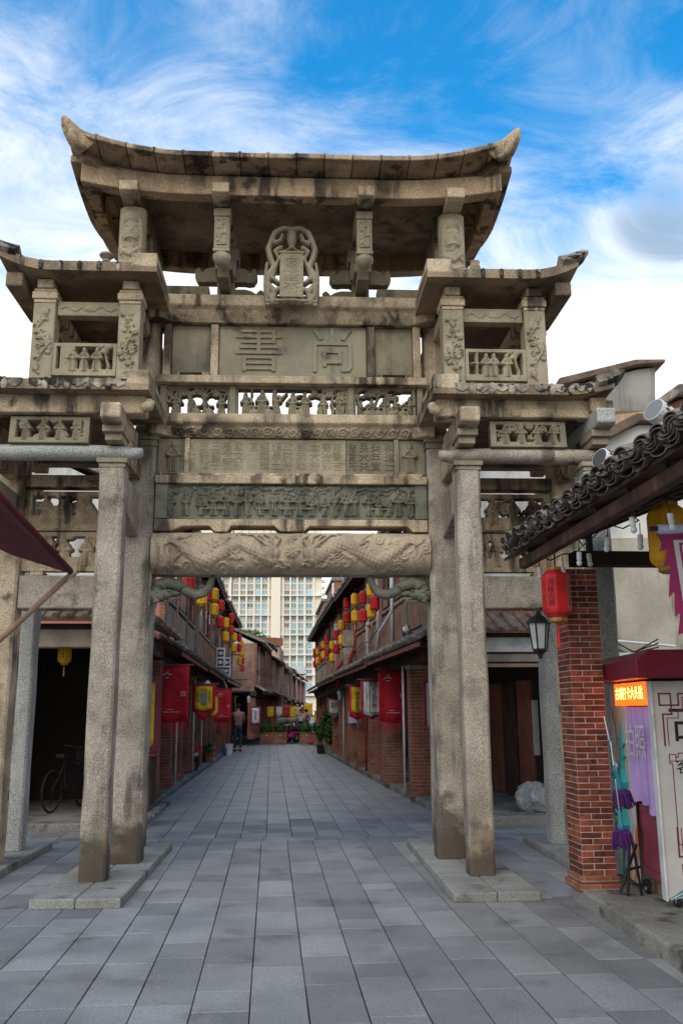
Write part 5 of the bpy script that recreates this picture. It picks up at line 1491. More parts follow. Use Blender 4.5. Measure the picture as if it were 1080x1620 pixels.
banner(sw(-.93, 43.2, 1.80), .46, .84, BANPINK, 'white banner with dark lettering in a red border by the planters', inner=BANWHITE, inner_h=.66, seed=13, txt=(('清\n和\n茶\n舍', .11, .5, -.45, INK),))
for k, (a, b, z, w, m, l) in enumerate(((-.22, 48, 1.85, .40, ORANGE, 'orange banner with a yellow field above the left planter'), (.30, 51, 1.85, .34, BANWHITE, 'small white banner between two red ones beyond the planters'),
                                    (.62, 53, 1.95, .5, REDPIPE, 'bright red banner beyond the planters'), (1.05, 58, 1.9, .5, BANYEL, 'mustard banner beyond the planters on the left'), (1.7, 64, 1.9, .45, SAND, 'faded sand banner far along the left row'),
                                    (2.0, 69, 1.9, .4, BANPINK, 'pink banner far along the left row'), (2.75, 76, 2.2, .7, BANYEL, 'last yellow banner far along the street'))):
    banner(sw(a, b, z), w, w * 1.3, m, l, inner=BANYEL if k == 0 else None, point=.08, seed=k)

# magenta flag at the right edge
fl = E('flag', (2.12, 6.0, 2.80), R(2), 'pale blue pennant with a jagged magenta border hanging at the right edge', 'flag')
MB().bar((-.02, 0, .0), (1.0, 0, .03), .03).obj('flag_pole', IRON, fl)
MB().tube([(.03, 0, -.005), (1.0, 0, .025)], .035, 8).obj('pole_sleeve', BANBLUE, fl, smooth=True)
e = [(.02, -.03), (.05, -.10), (.03, -.16), (.09, -.14), (.045, -.27), (.10, -.24), (.08, -.38), (.07, -.47), (.11, -.43), (.10, -.60), (.14, -.57), (.11, -.72), (.17, -.70), (.15, -.86), (.22, -.80), (.24, -.99), (.30, -.86), (.45, -1.05), (.6, -.9), (.9, -1.0), (1.0, -.03)]
MB().prism([(x, z) for x, z in e], -.004, .004, 'y').obj('jagged_border', BANPINK, fl)
MB().prism([(.13, -.08), (.16, -.50), (.25, -.72), (.6, -.85), (.95, -.7), (.95, -.06)], -.012, -.0045, 'y').obj('white_edge', BANWHITE, fl)
MB().prism([(.165, -.10), (.19, -.50), (.27, -.68), (.6, -.81), (.93, -.68), (.93, -.09)], -.016, -.0125, 'y').obj('magenta_line', BANPINK, fl)
MB().prism([(.18, -.115), (.205, -.50), (.28, -.66), (.6, -.79), (.92, -.66), (.92, -.10)], -.02, -.0165, 'y').obj('flag_field', BANBLUE, fl)
MB().tube([(.2, -.021, -.13), (.27, -.021, -.14), (.28, -.021, -.2), (.23, -.021, -.21), (.22, -.021, -.17)], .012, 5).obj('corner_scroll', BANPINK, fl)

# ------------------------------------------------------------ light bulbs, floodlights, wall lamps
def eave_pt(y): return 1.64 - .0783 * (y - 8.78)
bulb_src = None
for k in range(13):
    y = 8.18 - k * .36
    p = Vector((eave_pt(y) + .13 + .10 * (k % 3), y, 2.90 - .05 * (k % 2)))
    lab = '%s white bulb from the far end of the string under the corner eave' % ORD[k]
    if not bulb_src:
        b = E('light_bulb', p, 0, lab, 'light bulb', 'bulbs strung under the corner eave')
        MB().tube([(0, 0, .09), (0, 0, -.02)], .005, 4).obj('bulb_cord', IRON, b)
        MB().lathe([(.022, -.02), (.026, -.03), (.026, -.10), (.02, -.11)], n=10).obj('bulb_socket', PVC, b, smooth=False)
        MB().ell((0, 0, -.135), (.03, .03, .033), 10, 6).obj('bulb_glass', BULB, b, smooth=True)
        b.scale = (.78, .78, .78)
        bulb_src = b
    else:
        b = copy_tree(bulb_src); b.location = p; b.rotation_euler = (random.uniform(-.15, .15), random.uniform(-.15, .15), 0)
        tag(b, lab, 'light bulb', 'bulbs strung under the corner eave')
wire = MB()
for q in range(12):
    y0, y1 = 8.18 - q * .36, 8.18 - (q + 1) * .36
    f = lambda y, k: Vector((eave_pt(y) + .13 + .10 * (k % 3), y, 2.99 - .05 * (k % 2)))
    a, b = f(y0, q), f(y1, q + 1)
    wire.tube([a, (a + b) / 2 - Vector((0, 0, .05)), b], .006, 4)
tag(wire.obj('light_string_wire', IRON), 'thin dark wire linking the bulbs under the corner eave', 'wire')

def floodlight(loc, rz, tilt, label, r=.085, L=.16):
    o = E('floodlight', loc, rz, label, 'floodlight', 'round floodlights')
    b = MB().lathe([(r * .55, 0), (r, L * .25), (r, L), (r * .92, L)], n=18).obj('lamp_housing', PVC, o, smooth=False, rot=(tilt, 0, 0), bev=.004)
    MB().lathe([(r * .9, L + .002), (r * .85, L + .004)], n=18).obj('lamp_glass', WING, b)
    for k in range(9):
        an = PI * k / 8
        MB().box(r * math.cos(an) - .006, r * math.cos(an) + .006, r * math.sin(an) - .006, r * math.sin(an) + .006, L * .62, L * .82).obj('cooling_slot', IRON, b)
    MB().box(-.02, .02, -.02, .02, -.12, .02).obj('lamp_stand', IRON, o)
floodlight((2.20, 7.0, 3.52), R(-62), R(72), 'white round floodlight on the tiled corner roof, lower of the two')
floodlight((2.66, 6.95, 3.88), R(-60), R(68), 'white round floodlight higher up on the tiled corner roof', .10, .19)
floodlight(sw(2.42, 16.4, 3.02), R(60), R(60), 'small floodlight on the eave of the first house on the right', .07, .12)
floodlight(sw(-1.75, 16.8, 3.0), R(-60), R(60), 'small floodlight on the eave of the first house on the left', .06, .1)

o = E('wall_lantern', (1.87, 8.58, 2.40), 0, 'black iron lamp with frosted panes on the side of the brick pillar', 'wall lamp')
MB().lathe([(.065, -.235), (.095, 0)], n=6).obj('lamp_panes', GLASS, o)
fr_ = MB()
for k in range(6):
    an = 2 * PI * k / 6
    fr_.bar((.066 * math.cos(an), .066 * math.sin(an), -.24), (.098 * math.cos(an), .098 * math.sin(an), .0), .012)
fr_.obj('lamp_bars', IRON, o, kind='stuff')
MB().lathe([(.118, 0), (.118, .018), (.075, .06), (.03, .085), (.02, .12)], n=6).obj('lamp_roof', IRON, o)
MB().lathe([(.012, -.33), (.02, -.31), (.03, -.285), (.07, -.255), (.07, -.24)], n=6).obj('lamp_foot', IRON, o)
MB().tube([(0, 0, .11), (.03, -.02, .15), (.10, -.08, .14), (.15, -.14, .06), (.155, -.15, -.08)], .012, 6).obj('lamp_arm', IRON, o)

# ------------------------------------------------------------ photo booth
kb = E('photo_booth', (2.45, 7.30, .12), R(-1.5), 'white photo sticker booth with a maroon top and lilac curtain at the right edge', 'photo booth')
BZ = 1.70
MB().box(.02, 1.5, .02, .10, .06, BZ).obj('front_panel', BOOTHW, kb, bev=.006)
MB().box(-.0, .018, -.0, .10, .05, BZ).obj('corner_strip', BANWHITE, kb, bev=.004)
art = MB().box(-.002, .03, .74, 1.22, .05, BZ).obj('art_panel', BOOTHW, kb, bev=.004)
MB().box(.45, .5, .12, 1.2, .06, BZ).obj('inner_wall', ROSE, kb)
MB().box(.04, .45, 1.16, 1.2, .06, BZ).obj('back_wall', BOOTHW, kb)
MB().box(.04, 1.5, .12, 1.2, BZ - .03, BZ).obj('ceiling', BOOTHW, kb)
cab = MB().box(.05, .44, .14, .72, .13, .70).obj('cabinet', ROSE, kb, bev=.006)
for a_, b_, c_, d_ in ((.18, .68, .2, .204), (.18, .68, .64, .644), (.18, .184, .204, .64), (.676, .68, .204, .64)):
    MB().box(.046, .049, a_, b_, c_, d_).obj('panel_groove', MAROON, cab)
MB().box(.1, .4, .2, .7, .0, .10).obj('wooden_block', WOODB, kb, bev=.01)
top = MB().prism([(-.14, BZ + .02), (-.14, BZ + .17), (-.02, BZ + .24), (1.6, BZ + .24), (1.6, BZ + .02)], -.14, 1.36, 'y').obj('booth_roof', MAROON, kb, bev=.012)
sg = MB().box(-.012, .03, .12, 1.02, BZ - .19, BZ - .0).obj('light_sign', LED, kb, bev=.004)
text('古城打卡大头贴', .118, LEDT, sg, (-.0145, .57, BZ - .095), (PI / 2, 0, -PI / 2), name='sign_text')
cu = MB()
for i in range(12):
    y0, y1 = .13 + .05 * i, .13 + .05 * (i + 1)
    if i == 3: continue
    zb = .66 + (.06 if i > 3 else -.02) + .01 * math.sin(i)
    cu.loft([[(.015 + .012 * math.sin(i * 1.9), y0, BZ - .2), (.015 + .012 * math.sin(i * 1.9 + 1.9), y1, BZ - .2), (.021 + .012 * math.sin(i * 1.9 + 1.9), y1, BZ - .2), (.021 + .012 * math.sin(i * 1.9), y0, BZ - .2)],
             [(.015 + .02 * math.sin(i * 1.9), y0, zb), (.015 + .02 * math.sin(i * 1.9 + 1.9), y1, zb), (.021 + .02 * math.sin(i * 1.9 + 1.9), y1, zb), (.021 + .02 * math.sin(i * 1.9), y0, zb)]])
cur = cu.obj('curtain', PURPLE, kb, kind='stuff')
text('拍照', .30, PVC, cur, (-.026, .44, 1.20), (PI / 2, 0, -PI / 2), name='curtain_text')
# painted print on the art panel: a dragon-like ornament rising over bands of waves
x_ = -.0035
pr = lambda pts, m, nm, t=.0: MB().prism(pts, x_ - .0015 - t, x_ + .001, 'x').obj(nm, m, art)
body = [(.98, .35), (.90, .5), (1.0, .62), (.93, .76), (.86, .86), (.93, .96), (.90, 1.08), (.905, 1.25), (.90, 1.40)]
MB().tube([(x_, y, z) for y, z in body], [.07, .085, .08, .075, .06, .05, .03, .02, .004], 8, ).obj('printed_dragon', TEAL, art).scale = (1, 1, 1)
for k in range(46):
    t = random.random() * 5.5; i = int(t); f = t - i
    y = body[i][0] * (1 - f) + body[i + 1][0] * f + random.uniform(-.07, .07); z = body[i][1] * (1 - f) + body[i + 1][1] * f
    s_ = random.uniform(.012, .03)
    MB().prism([(y - s_, z), (y, z + s_), (y + s_, z), (y, z - s_)], x_ - .09, x_ - .075, 'x').obj('printed_scale', random.choice([BANWHITE, TEAL, LIME, BLUE, SAND, BANBLUE]), art)
for k, m in enumerate((LIME, TEAL, BANWHITE, BLUE, BANBLUE, SAND, BANWHITE, ORANGE)):
    y0 = 1.20 - k * .055
    pr([(y0, .06), (y0 - .05, .06), (y0 - .12, .30), (y0 - .20, .52), (y0 - .165, .52), (y0 - .07, .30)], m, 'printed_wave', .0004 * k)
for k in range(5):
    a = .4 + k * .35
    MB().tube([(x_, .92, .98 + .05 * k), (x_, .92 + .09 * (-1) ** k, 1.03 + .05 * k), (x_, .92 + .12 * (-1) ** k, 1.0 + .06 * k)], [.012, .01, .003], 5).obj('printed_claw', TEAL, art)
for y0, y1, z0, z1 in ((1.14, 1.17, 1.35, 1.36), (1.14, 1.146, 1.35, 1.50), (1.165, 1.171, 1.40, 1.50), (1.08, 1.086, 1.15, 1.40)):
    MB().box(x_ - .002, x_, y0, y1, z0, z1).obj('printed_fret', MAROON, art)
# front panel print: frets, big characters, the frame
def fret(x0, z0, pts, w, m, nm):
    mb = MB()
    for (a, b), (c, d) in zip(pts[:-1], pts[1:]):
        mb.box(x0 + min(a, c) - w, x0 + max(a, c) + w, .0165, .0195, z0 + min(b, d) - w, z0 + max(b, d) + w)
    for o_ in [mb.obj(nm, m, fp, kind='stuff')]: pass
fp = [c for c in kb.children if c.name.startswith('front_panel')][0]
fret(.07, 1.54, [(.0, -.03), (.0, .06), (.09, .06), (.09, -.10), (.02, -.10), (.02, -.34)], .006, MAROON, 'fret_border')
fret(.07, 1.54, [(.0, -.03), (.15, -.03), (.15, .06), (.9, .06)], .006, MAROON, 'fret_border')
fret(.07, 1.54, [(.05, -.34), (.05, -.13), (.14, -.13), (.14, -.07), (.18, -.07), (.18, .03), (.9, .03)], .003, MAROON, 'fret_border')
text('古城', .34, INK, fp, (.46, .0185, 1.36), name='panel_text')
fret(.115, 1.08, [(.0, .0), (.05, .0), (.05, .05), (.0, .05), (.0, -.02), (.02, -.02), (.02, -.62), (.06, -.62), (.06, -.66), (.9, -.66)], .003, MAROON, 'panel_frame')
fret(.115, 1.08, [(.05, .03), (.07, .03), (.07, .06), (.9, .06)], .003, MAROON, 'panel_frame')
text('客官请进', .12, INK, fp, (.40, .0185, 1.03), name='panel_text')
MB().box(.20, 1.2, .0150, .0185, .48, .92).obj('panel_picture', BANBLUE, fp)
fret(.13, .22, [(.0, .36), (.0, .15), (.09, .15), (.09, .02), (.02, .02), (.02, .09), (.9, .09)], .006, MAROON, 'fret_border')
fret(.13, .22, [(.03, .36), (.03, .18), (.9, .18)], .003, MAROON, 'fret_border')
for k, m in enumerate((TEAL, BANWHITE, BLUE, SAND, TEAL, BLUE)):
    MB().prism([(.022 + .012 * k, .062), (.05 + .05 * k, .062), (.4, .26 - .035 * k), (.4, .29 - .035 * k)], .0150 - .0004 * k, .019, 'y').obj('printed_wave', m, fp)
for (x, y) in ((.1, .08), (.1, 1.12), (1.3, .08), (.03, .60)):
    c = MB().prism([(.045 * math.cos(2 * PI * q / 14), .0 + .045 * math.sin(2 * PI * q / 14)) for q in range(14)], -.014, .014, 'x').obj('caster_wheel', TYRE, kb, loc=(x, y - .03, .045 - .0))
    MB().box(-.024, .024, -.02, .045, .02, .06).obj('caster_fork', IRON, c)
    MB().prism([(.016 * math.cos(2 * PI * q / 8), .016 * math.sin(2 * PI * q / 8)) for q in range(8)], -.017, .017, 'x').obj('wheel_hub', STEEL, c)

# mops leaning by the pillar
def mop(loc, rot, label, h=1.0):
    o = E('mop', loc, 0, label, 'mop'); o.rotation_euler = rot
    MB().tube([(0, 0, .34), (0, 0, h + .3)], .007, 8).obj('mop_handle', STEEL, o, smooth=True)
    MB().tube([(0, 0, h - .02), (0, 0, h + .09)], .012, 8).obj('mop_grip', MOPB, o, smooth=True)
    MB().lathe([(.04, .27), (.026, .30), (.016, .42), (.010, .43)], n=10).obj('mop_socket', MOPB, o, smooth=True)
    g = MB()
    for k in range(42):
        an = k * 2.4; r = .02 + .085 * math.sqrt(random.random())
        g.tube([(.02 * math.cos(an), .02 * math.sin(an), .275), (r * .8 * math.cos(an), r * .8 * math.sin(an), .24), (r * math.cos(an), r * math.sin(an), .10 + .07 * random.random())], [.012, .014, .012], 5)
    g.obj('mop_strands', MOPV, o, kind='stuff')
    o.scale = (.82, .82, .92)
mop((2.29, 7.62, .72), (R(7), R(-11), 0), 'violet mop with a blue socket, upper of the two by the brick pillar', .62)
mop((2.235, 7.56, .42), (R(6), R(-5), 0), 'violet mop hanging lower, bound with a pale string, by the brick pillar', .72)
o = E('folded_stand', (2.30, 7.78, .12), 0, 'dark folded metal stand on the pavement between pillar and booth', 'stand')
for p, q in (((0, 0, 0), (.04, -.02, .44)), ((.12, .02, 0), (.06, -.02, .44)), ((-.05, .04, .02), (.10, .0, .40)), ((0, 0, .2), (.12, .02, .22))):
    MB().tube([p, q], .012, 6).obj('stand_leg', IRON, o)

# plastic bag, potted plant behind the right bay
bag = MB()
rg = np.random.RandomState(4)
rings = []
for i in range(25):
    t = i / 24; r = .25 * math.sin(PI * (.12 + .865 * t)) ** .5
    ring = []
    for k in range(44):
        an = 2 * PI * k / 44
        j = .018 * math.sin(5 * an + 7 * t) + .012 * math.sin(11 * an - 13 * t) + .010 * math.sin(19 * an + 21 * t) * (1 - .5 * t) + rg.uniform(-.006, .006)
        ring.append(((r + j) * math.cos(an) * 1.08, (r + j) * math.sin(an) * .9, t * .42 + .02 * math.sin(3 * an) * t))
    rings.append(ring)
bag.loft(rings)
b_ = bag.obj('plastic_bag', BAGM, None, smooth=True, loc=(2.86, 14.1, .11))
tag(b_, 'bulging clear plastic sack on the arcade floor behind the right pillars', 'plastic bag')
def pot_plant(loc, label, r, h, leaf, lh, n, seed, mat=TERRA, blades=False, cat='potted plant'):
    o = E('potted_plant', loc, 0, label, cat)
    MB().lathe([(r * .7, 0), (r * .95, h * .9), (r, h * .92), (r, h), (r * .85, h), (r * .8, h * .8)], n=14).obj('plant_pot', mat, o)
    if blades:
        g = random.Random(seed)
        for k in range(14):
            an = k * 2.4; l = lh * g.uniform(.6, 1)
            d = Vector((math.cos(an), math.sin(an), 0))
            MB().tube([Vector((0, 0, h * .8)), d * l * .15 + Vector((0, 0, h + l * .5)), d * l * .35 + Vector((0, 0, h + l))], [.018, .022, .002], 4, .25).obj('leaf_blade', LEAF2, o)
    else:
        MB().tube([(0, 0, h * .7), (.02, 0, h + lh * .5), (0, .02, h + lh)], [.02, .015, .008], 5).obj('stem', WOOD, o)
        MB().leaves((0, 0, h + lh * .55), (r * 1.25, r * 1.25, lh * .5), n, leaf, seed).obj('foliage', LEAF, o, kind='stuff', fix=False)
    return o
pot_plant((2.1, 15.2, .11), 'spiky dark plant in a pot in the dim arcade behind the right pillars', .12, .24, .05, .62, 0, 3, GREYC, True)
pot_plant(sw(2.26, 35.2), 'tall leafy bush in a stone pot under the white pennant', .26, .35, .11, 1.35, 420, 4, CONC)
pot_plant(sw(2.0, 36.8), 'light green potted shrub beside the tall bush', .17, .3, .10, .9, 200, 9, IRON)
pot_plant(sw(2.40, 25.2, .11), 'small potted plant at the foot of a right arcade pillar', .09, .16, .05, .28, 70, 5, BANWHITE)
pot_plant(sw(-1.86, 28.4, .10), 'bushy potted plant at the foot of a left arcade pillar', .14, .22, .06, .35, 110, 6)
def planter(a, b, label, w=.66):
    o = E('planter', sw(a, b), ST, label, 'planter', 'box planters closing the far end of the street')
    MB().box(0, w, 0, .5, .04, .52).obj('planter_box', BRICKW, o, bev=.02)
    MB().box(-.02, w + .02, -.02, .52, .522, .58).obj('planter_rim', TERRA, o, bev=.01)
    MB().box(w * .45, w * .6, -.012, -.001, .42, .46).obj('planter_label', BANWHITE, o)
    MB().leaves((w / 2, .25, .78), (w * .5, .3, .30), 330, .085, int(a * 10) + 20).obj('hedge', LEAF, o, kind='stuff', fix=False)
planter(-.53, 46.1, 'brick planter with a clipped hedge, leftmost of the row')
planter(.16, 46.0, 'brick planter with a clipped hedge, middle one beside the motorcycles')
planter(1.44, 45.7, 'brick planter with a clipped hedge right of the motorcycles')
planter(2.05, 45.5, 'green-topped planter behind the pots, rightmost of the row', .48)
tag(MB().lathe([(.11, 0), (.14, .12), (.03, .34), (.02, .36)], sw(1.95, 45.2), 10).obj('traffic_cone', REDPIPE), 'small red cone at the foot of the right planter', 'cone')
o = tag(MB().lathe([(.13, 0), (.165, .40), (.175, .42), (.16, .42), (.15, .1)], sw(-1.55, 35.0), 14).obj('white_bucket', PVC), 'white plastic bucket standing on the left gutter', 'bucket')
tag(MB().lathe([(.10, 0), (.125, .26), (.115, .26)], sw(-1.72, 34.6), 12).obj('blue_bucket', BLUEP), 'small blue bucket beside the white one', 'bucket')
tag(MB().lathe([(.15, 0), (.18, .3), (.17, .3), (.15, .05)], sw(1.95, 35.6), 12).obj('dark_bucket', IRON), 'dark tub on the paving left of the stone pot', 'tub')
o = E('goods_basket', sw(-2.02, 24.6, .10), ST, 'dark basket heaped with pale goods under a red sign on the left', 'basket')
MB().lathe([(.13, 0), (.19, .36), (.17, .36)], n=12).obj('basket_body', IRON, o)
for k in range(12): MB().ell((random.uniform(-.12, .12), random.uniform(-.12, .12), .38 + random.uniform(0, .05)), (.05, .05, .04), 7, 4).obj('packet', random.choice([BANWHITE, SAND, BANPINK]), o)
MB().box(-.2, .2, .2, .22, .2, .62).obj('red_sign', REDPIPE, o)

# stall with a striped purple skirt behind the left pillars
o = E('market_stall', sw(-2.9, 15.6, .10), ST, 'stall counter with a mauve striped skirt behind the left pillars', 'stall')
MB().box(0, .95, .0, .6, .0, .78).obj('counter', WOOD, o, bev=.01)
MB().box(-.05, 1.0, -.05, .65, .782, .82).obj('counter_top', ROSE, o, bev=.008)
for k in range(9): MB().box(-.03 + k * .11, .02 + k * .11, -.045, -.03, .824, 1.15).obj('skirt_stripe', [PURPLE, BANPINK][k % 2], o)
MB().box(-.05, 1.0, .5, .52, .83, 2.1).obj('back_cloth', ROSE, o)

# cooling units, pipes and cables on the house fronts
ac0 = None
for b, z, l in ((29.3, 2.98, 'white outdoor cooling unit with two fans, nearer of the two on the left'), (31.8, 2.82, 'white outdoor cooling unit with two fans, farther of the two on the left')):
    if not ac0:
        o = ac0 = E('cooling_unit', sw(-1.75, b, z), ST, l, 'air conditioner', 'outdoor cooling units')
        MB().box(0, .34, 0, .32, 0, .95).obj('unit_case', PVC, o, bev=.02)
        for k in range(2):
            f_ = MB().box(.05, .29, -.012, -.001, .08 + .44 * k, .42 + .44 * k).obj('fan_grille', IRON, o)
            MB().prism([(.17 + .1 * math.cos(q * PI / 6), .25 + .44 * k + .1 * math.sin(q * PI / 6)) for q in range(12)], -.02, -.013, 'y').obj('fan', STEEL, f_)
        MB().box(-.25, .36, .05, .09, -.05, -.002).obj('wall_bracket', IRON, o)
        o.scale = (.8, .8, .66)
    else:
        o = copy_tree(ac0); o.location = sw(-1.68, b, z); tag(o, l, 'air conditioner', 'outdoor cooling units')
def pipe(pts, r, mat, label, name='downpipe'):
    return tag(MB().tube(pts, r, 8).obj(name, mat, None, smooth=True), label, 'pipe', 'pipes on the house fronts')
pipe([sw(2.40, 20.2, 5.0), sw(2.40, 20.2, 3.0)], .055, PVC, 'thick white downpipe on the first right house beside the red lanterns')
pipe([sw(2.42, 18.0, 5.0), sw(2.42, 18.0, 2.95)], .04, PVC, 'thin white downpipe nearest the archway on the right')
pipe([sw(2.33, 25.0, 5.0), sw(2.33, 25.0, 3.35), sw(2.2, 25.3, 3.0), sw(2.2, 25.3, 2.5)], .055, REDPIPE, 'red downpipe with a bent foot below the lanterns on the right')
pipe([sw(2.29, 28.2, 5.0), sw(2.29, 28.2, 3.2), sw(2.1, 28.6, 2.9), sw(2.1, 28.6, 2.3)], .055, REDPIPE, 'farther red downpipe with a bent foot on the right')
pipe([sw(2.24, 31.5, 4.6), sw(2.24, 31.5, 3.0)], .05, PVC, 'white downpipe behind the lower lanterns on the right')
pipe([sw(2.3, 17.0, 4.1), sw(2.32, 17.2, 3.5), sw(2.1, 17.6, 3.1), sw(2.1, 18.0, 2.8), sw(2.3, 18.4, 2.65)], .03, PVC, 'looping pale cable conduit by the first right house', 'conduit')
pipe([sw(-1.72, 31.0, 2.75), sw(-1.6, 31.3, 2.65), sw(-1.5, 31.5, 2.4), sw(-1.75, 31.8, 2.2)], .03, PVC, 'looping pale conduit below the cooling units on the left', 'conduit')
for k, (b, h) in enumerate(((19.6, 2.6), (23.7, 2.5), (26.4, 2.5))):
    pipe([sw(-1.96 + .01 * k, b, .1), sw(-1.96 + .01 * k, b, h)], .022, PVC, '%s thin pale pipe on the left arcade pillars' % ORD[k])
for k, (b, h) in enumerate(((17.2, 2.5), (23.4, 2.4), (29.5, 2.3))):
    pipe([sw(2.50 - .08 * k, b, .1), sw(2.50 - .08 * k, b, h)], .026, [PVC, REDPIPE, PVC][k], '%s vertical pipe on the right arcade pillars' % ORD[k])
for k in range(2):
    tag(MB().box(0, .5, 0, .06, 0, .45).obj('meter_box', WOODG, None, bev=.01, loc=sw(2.0 + .02 * k, 25.4 + k * .02, 3.38 - k * .5), rot=(0, 0, ST)), '%s pinkish meter box between the red downpipes' % ('upper', 'lower')[k], 'box')
tag(MB().box(0, .24, 0, .02, 0, .34).obj('blue_notice', BANBLUE, None, loc=sw(2.28, 27.0, 1.25), rot=(0, 0, ST)), 'pale blue notice on the right arcade beside the yellow banner', 'notice')
street_lamps = [(2.18, 29.0, 2.15, 'small dark wall lamp on the right arcade above the notice'), (-1.55, 22.6, 2.25, 'small white wall lamp beside the yellow pennant'), (-1.0, 42.0, 2.2, 'white globe lamp above the person on the left')]
for a, b, z, l in street_lamps:
    o = E('small_lamp', sw(a, b, z), ST, l, 'wall lamp')
    MB().lathe([(.05, -.2), (.08, 0), (.09, .02), (.02, .1)], n=8).obj('lamp_shade', GLASS if a > 0 else PVC, o)
    MB().bar((0, 0, .1), (-.25 if a < 0 else .25, 0, .16), .03).obj('lamp_arm', IRON, o)

# ------------------------------------------------------------ people
def figure(name, loc, rz, label, h, shirt, pants, pose='stand', group=None):
    o = E(name, loc, rz, label, 'person', group)
    s = h / 1.75
    def skin(nm, verts, edges, mat, root=0, sub=1):
        me = bpy.data.meshes.new(nm)
        me.from_pydata([(x * s, y * s, z * s) for x, y, z, r in verts], edges, [])
        me.materials.append(mat)
        ob = link(nm, me, o)
        sm = ob.modifiers.new('skin', 'SKIN')
        sm.use_smooth_shade = True
        for i, v in enumerate(verts):
            me.skin_vertices[0].data[i].radius = (v[3] * s, v[3] * s * .85)
            me.skin_vertices[0].data[i].use_root = i == root
        ob.modifiers.new('sub', 'SUBSURF').levels = sub
        return ob
    ay = -.10 if pose == 'reach' else .02
    st_ = .10 if pose == 'walk' else .02
    arms = [(-.19, 0, 1.42, .06), (-.26, ay, 1.17, .05), (-.24, ay * 3.5 - .05, .95 if pose != 'reach' else 1.30, .038), (-.24, ay * 4.2 - .07, .86 if pose != 'reach' else 1.40, .035),
            (.19, 0, 1.42, .06), (.26, ay, 1.17, .05), (.24, ay * 3.5 - .05, .95 if pose != 'reach' else 1.45, .038), (.24, ay * 4.2 - .07, .86 if pose != 'reach' else 1.55, .035)]
    V = [(0, 0, .95, .13), (0, 0, 1.15, .13), (0, 0, 1.38, .13), (0, -.01, 1.50, .052), (0, -.02, 1.57, .07), (0, -.02, 1.66, .092), (0, -.01, 1.73, .06)] + arms
    L = [(-.09, 0, .90, .09), (-.10, -st_, .50, .062), (-.10, st_ * 1.4, .09, .042), (-.10, st_ * 1.4 - .12, .04, .035), (.09, 0, .90, .09), (.10, st_, .50, .062), (.10, -st_ * 1.2, .09, .042), (.10, -st_ * 1.2 - .12, .04, .035)]
    ed = [(0, 1), (1, 2), (2, 3), (3, 4), (4, 5), (5, 6), (2, 7), (7, 8), (8, 9), (9, 10), (2, 11), (11, 12), (12, 13), (13, 14), (0, 15), (15, 16), (16, 17), (17, 18), (0, 19), (19, 20), (20, 21), (21, 22)]
    skin('body', V + L, ed, SKIN)
    sh = [(0, 0, .88, .15), (0, 0, 1.15, .155), (0, 0, 1.40, .145), (-.20, 0, 1.42, .078), (-.265, ay, 1.17, .066), (-.25, ay * 2.2, 1.06, .056), (.20, 0, 1.42, .078), (.265, ay, 1.17, .066), (.25, ay * 2.2, 1.06 if pose != 'reach' else 1.28, .056)]
    skin('shirt', sh, [(0, 1), (1, 2), (2, 3), (3, 4), (4, 5), (2, 6), (6, 7), (7, 8)], shirt, 1)
    tr = [(0, 0, .94, .135)] + [(x, y, z, r + .02) for x, y, z, r in (L[0], L[1])] + [(L[2][0], L[2][1], .12, .06)] + [(x, y, z, r + .02) for x, y, z, r in (L[4], L[5])] + [(L[6][0], L[6][1], .12, .06)]
    skin('trousers', tr, [(0, 1), (1, 2), (2, 3), (0, 4), (4, 5), (5, 6)], pants)
    MB().ell((0, .012 * s, 1.685 * s), (.098 * s, .105 * s, .098 * s), 12, 8).obj('hair', HAIR, o, smooth=True)
    for i in (3, 7):
        x, y, z, r = L[i]
        MB().box((x - .045) * s, (x + .045) * s, (y - .06) * s, (y + .16) * s, .0, .07 * s).obj('shoe', HAIR, o, bev=.02 * s)
    return o
figure('person', sw(-1.33, 38.2, .0), ST + PI + .3, 'person in a plaid shirt and dark trousers reaching up at the left arcade', 1.9, PLAID, DENIM, 'reach')
pp0 = None
crowd = [(1.55, 60, GREYC, DENIM, 'walk', 'distant walker in grey, left of the far group'), (2.05, 63, BANWHITE, HAIR, 'stand', 'distant person in a white top in the far group'), (2.5, 66, BANPINK, DENIM, 'walk', 'distant person in a pink top in the far group'),
         (1.85, 72, REDPIPE, GREYC, 'stand', 'distant person in a red top farther up the street'), (2.9, 75, PLAID, HAIR, 'walk', 'distant person in a plaid top at the right of the far group'), (2.35, 82, HAIR, DENIM, 'stand', 'distant dark figure at the far end of the street'),
         (2.75, 70, BANBLUE, DENIM, 'stand', 'distant person in pale blue at the far end of the street')]
for a, b, c1, c2, ps, l in crowd:
    figure('person', sw(a, b), ST + random.uniform(-.4, .4) + (PI if random.random() < .5 else 0), l, 1.72, c1, c2, ps, 'people far along the street')

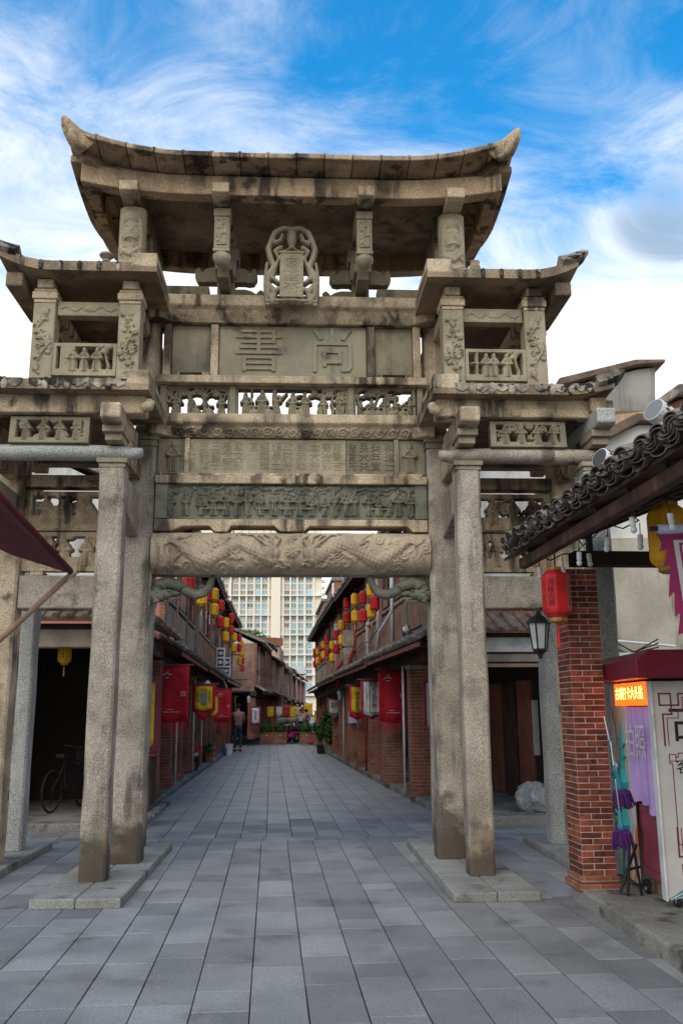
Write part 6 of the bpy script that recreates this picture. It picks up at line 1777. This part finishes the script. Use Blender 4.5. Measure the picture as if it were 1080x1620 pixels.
# motorcycles parked beyond the planters, and the bicycle in the dark arcade
def motorcycle(loc, rz, label, mat):
    o = E('motorcycle', loc, rz, label, 'motorcycle', 'motorcycles parked beyond the planters')
    for x in (-.58, .58):
        w = MB().loft([[((x + r * math.cos(2 * PI * k / 14)), yy, .27 + r * math.sin(2 * PI * k / 14)) for k in range(14)] for r, yy in ((.2, -.05), (.27, -.03), (.27, .03), (.2, .05))]).obj('wheel', TYRE, o)
        MB().loft([[((x + .12 * math.cos(2 * PI * k / 10)), yy, .27 + .12 * math.sin(2 * PI * k / 10)) for k in range(10)] for yy in (-.055, .055)]).obj('hub', STEEL, w)
    MB().prism([(-.75, .5), (-.6, .62), (-.15, .6), (.0, .38), (.3, .36), (.45, .85), (.55, .95), (.66, .6), (.5, .25), (-.2, .24), (-.5, .4)], -.13, .13).obj('body', mat, o, bev=.05)
    MB().prism([(-.65, .63), (-.6, .72), (-.1, .74), (.0, .62)], -.12, .12).obj('seat', HAIR, o, bev=.03)
    MB().tube([(.5, -.32, 1.02), (.55, -.1, .97), (.55, .1, .97), (.5, .32, 1.02)], .018, 6).obj('handlebar', IRON, o)
    for y in (-.26, .26):
        MB().tube([(.52, y, 1.0), (.54, y * 1.1, 1.16)], .008, 4).ell((.54, y * 1.15, 1.2), (.015, .06, .045), 7, 4).obj('mirror', STEEL, o, kind='stuff')
    MB().ell((.64, 0, .86), (.06, .08, .07), 8, 5).obj('headlight', GLASS, o, smooth=True)
    return o
for k in range(11):
    b = 47.6 + k * 1.05; a = 1.0 + .055 * k + .12 * (k % 2)
    motorcycle(sw(a, b), ST + PI + R(58) + random.uniform(-.12, .12) - PI / 2 * 0, '%s motorcycle from the planters, body in %s' % (ORD[k], ['pale pink', 'black', 'white', 'dark blue', 'silver', 'black', 'white', 'red', 'dark grey', 'white', 'black'][k]),
               [BANPINK, HAIR, BANWHITE, DENIM, STEEL, HAIR, BANWHITE, REDPIPE, GREYC, BANWHITE, HAIR][k])
bi = E('bicycle', sw(-3.2, 15.2, .10), ST + R(75), 'dark bicycle leaning in the unlit arcade behind the left pillars', 'bicycle')
for x in (-.52, .52):
    w = MB().tube([(x + .31 * math.cos(2 * PI * k / 24), 0, .32 + .31 * math.sin(2 * PI * k / 24)) for k in range(25)], .018, 6).obj('wheel', TYRE, bi)
    for q in range(8): MB().bar((x, 0, .32), (x + .3 * math.cos(q * PI / 4), 0, .32 + .3 * math.sin(q * PI / 4)), .004).obj('spoke', IRON, w)
fm_ = [((-.52, 0, .32), (-.1, 0, .3)), ((-.1, 0, .3), (-.2, 0, .78)), ((-.2, 0, .72), (.36, 0, .74)), ((-.1, 0, .3), (.38, 0, .66)), ((.52, 0, .32), (.34, 0, .9)), ((-.52, 0, .32), (-.19, 0, .68))]
for p, q in fm_: MB().tube([p, q], .016, 6).obj('frame_tube', IRON, bi)
MB().tube([(.30, -.26, .98), (.36, -.1, .95), (.36, .1, .95), (.30, .26, .98)], .012, 6).obj('handlebar', IRON, bi)
MB().prism([(-.34, .80), (-.1, .82), (-.06, .85), (-.33, .87)], -.07, .07).obj('saddle', HAIR, bi, bev=.02)
MB().box(.5, .74, -.14, .14, .66, .86).obj('front_basket', IRON, bi)

for k, (a, z, b0, b1, l) in enumerate(((-1.9, 2.98, 16.5, 30, 'black cable bundle along the left house fronts above the eave'), (2.42, 2.95, 14.5, 27, 'black cable along the first right house fronts above the eave'), (2.3, 3.3, 19, 34, 'sagging grey cable across the right house fronts'))):
    pts = [sw(a - (.03 * (q % 2)), b0 + (b1 - b0) * q / 14, z + .05 * math.sin(q * 1.7) - .06 * (q % 3)) for q in range(15)]
    tag(MB().tube(pts, .02, 5).obj('cable', IRON if k < 2 else GREYC), l, 'cable')
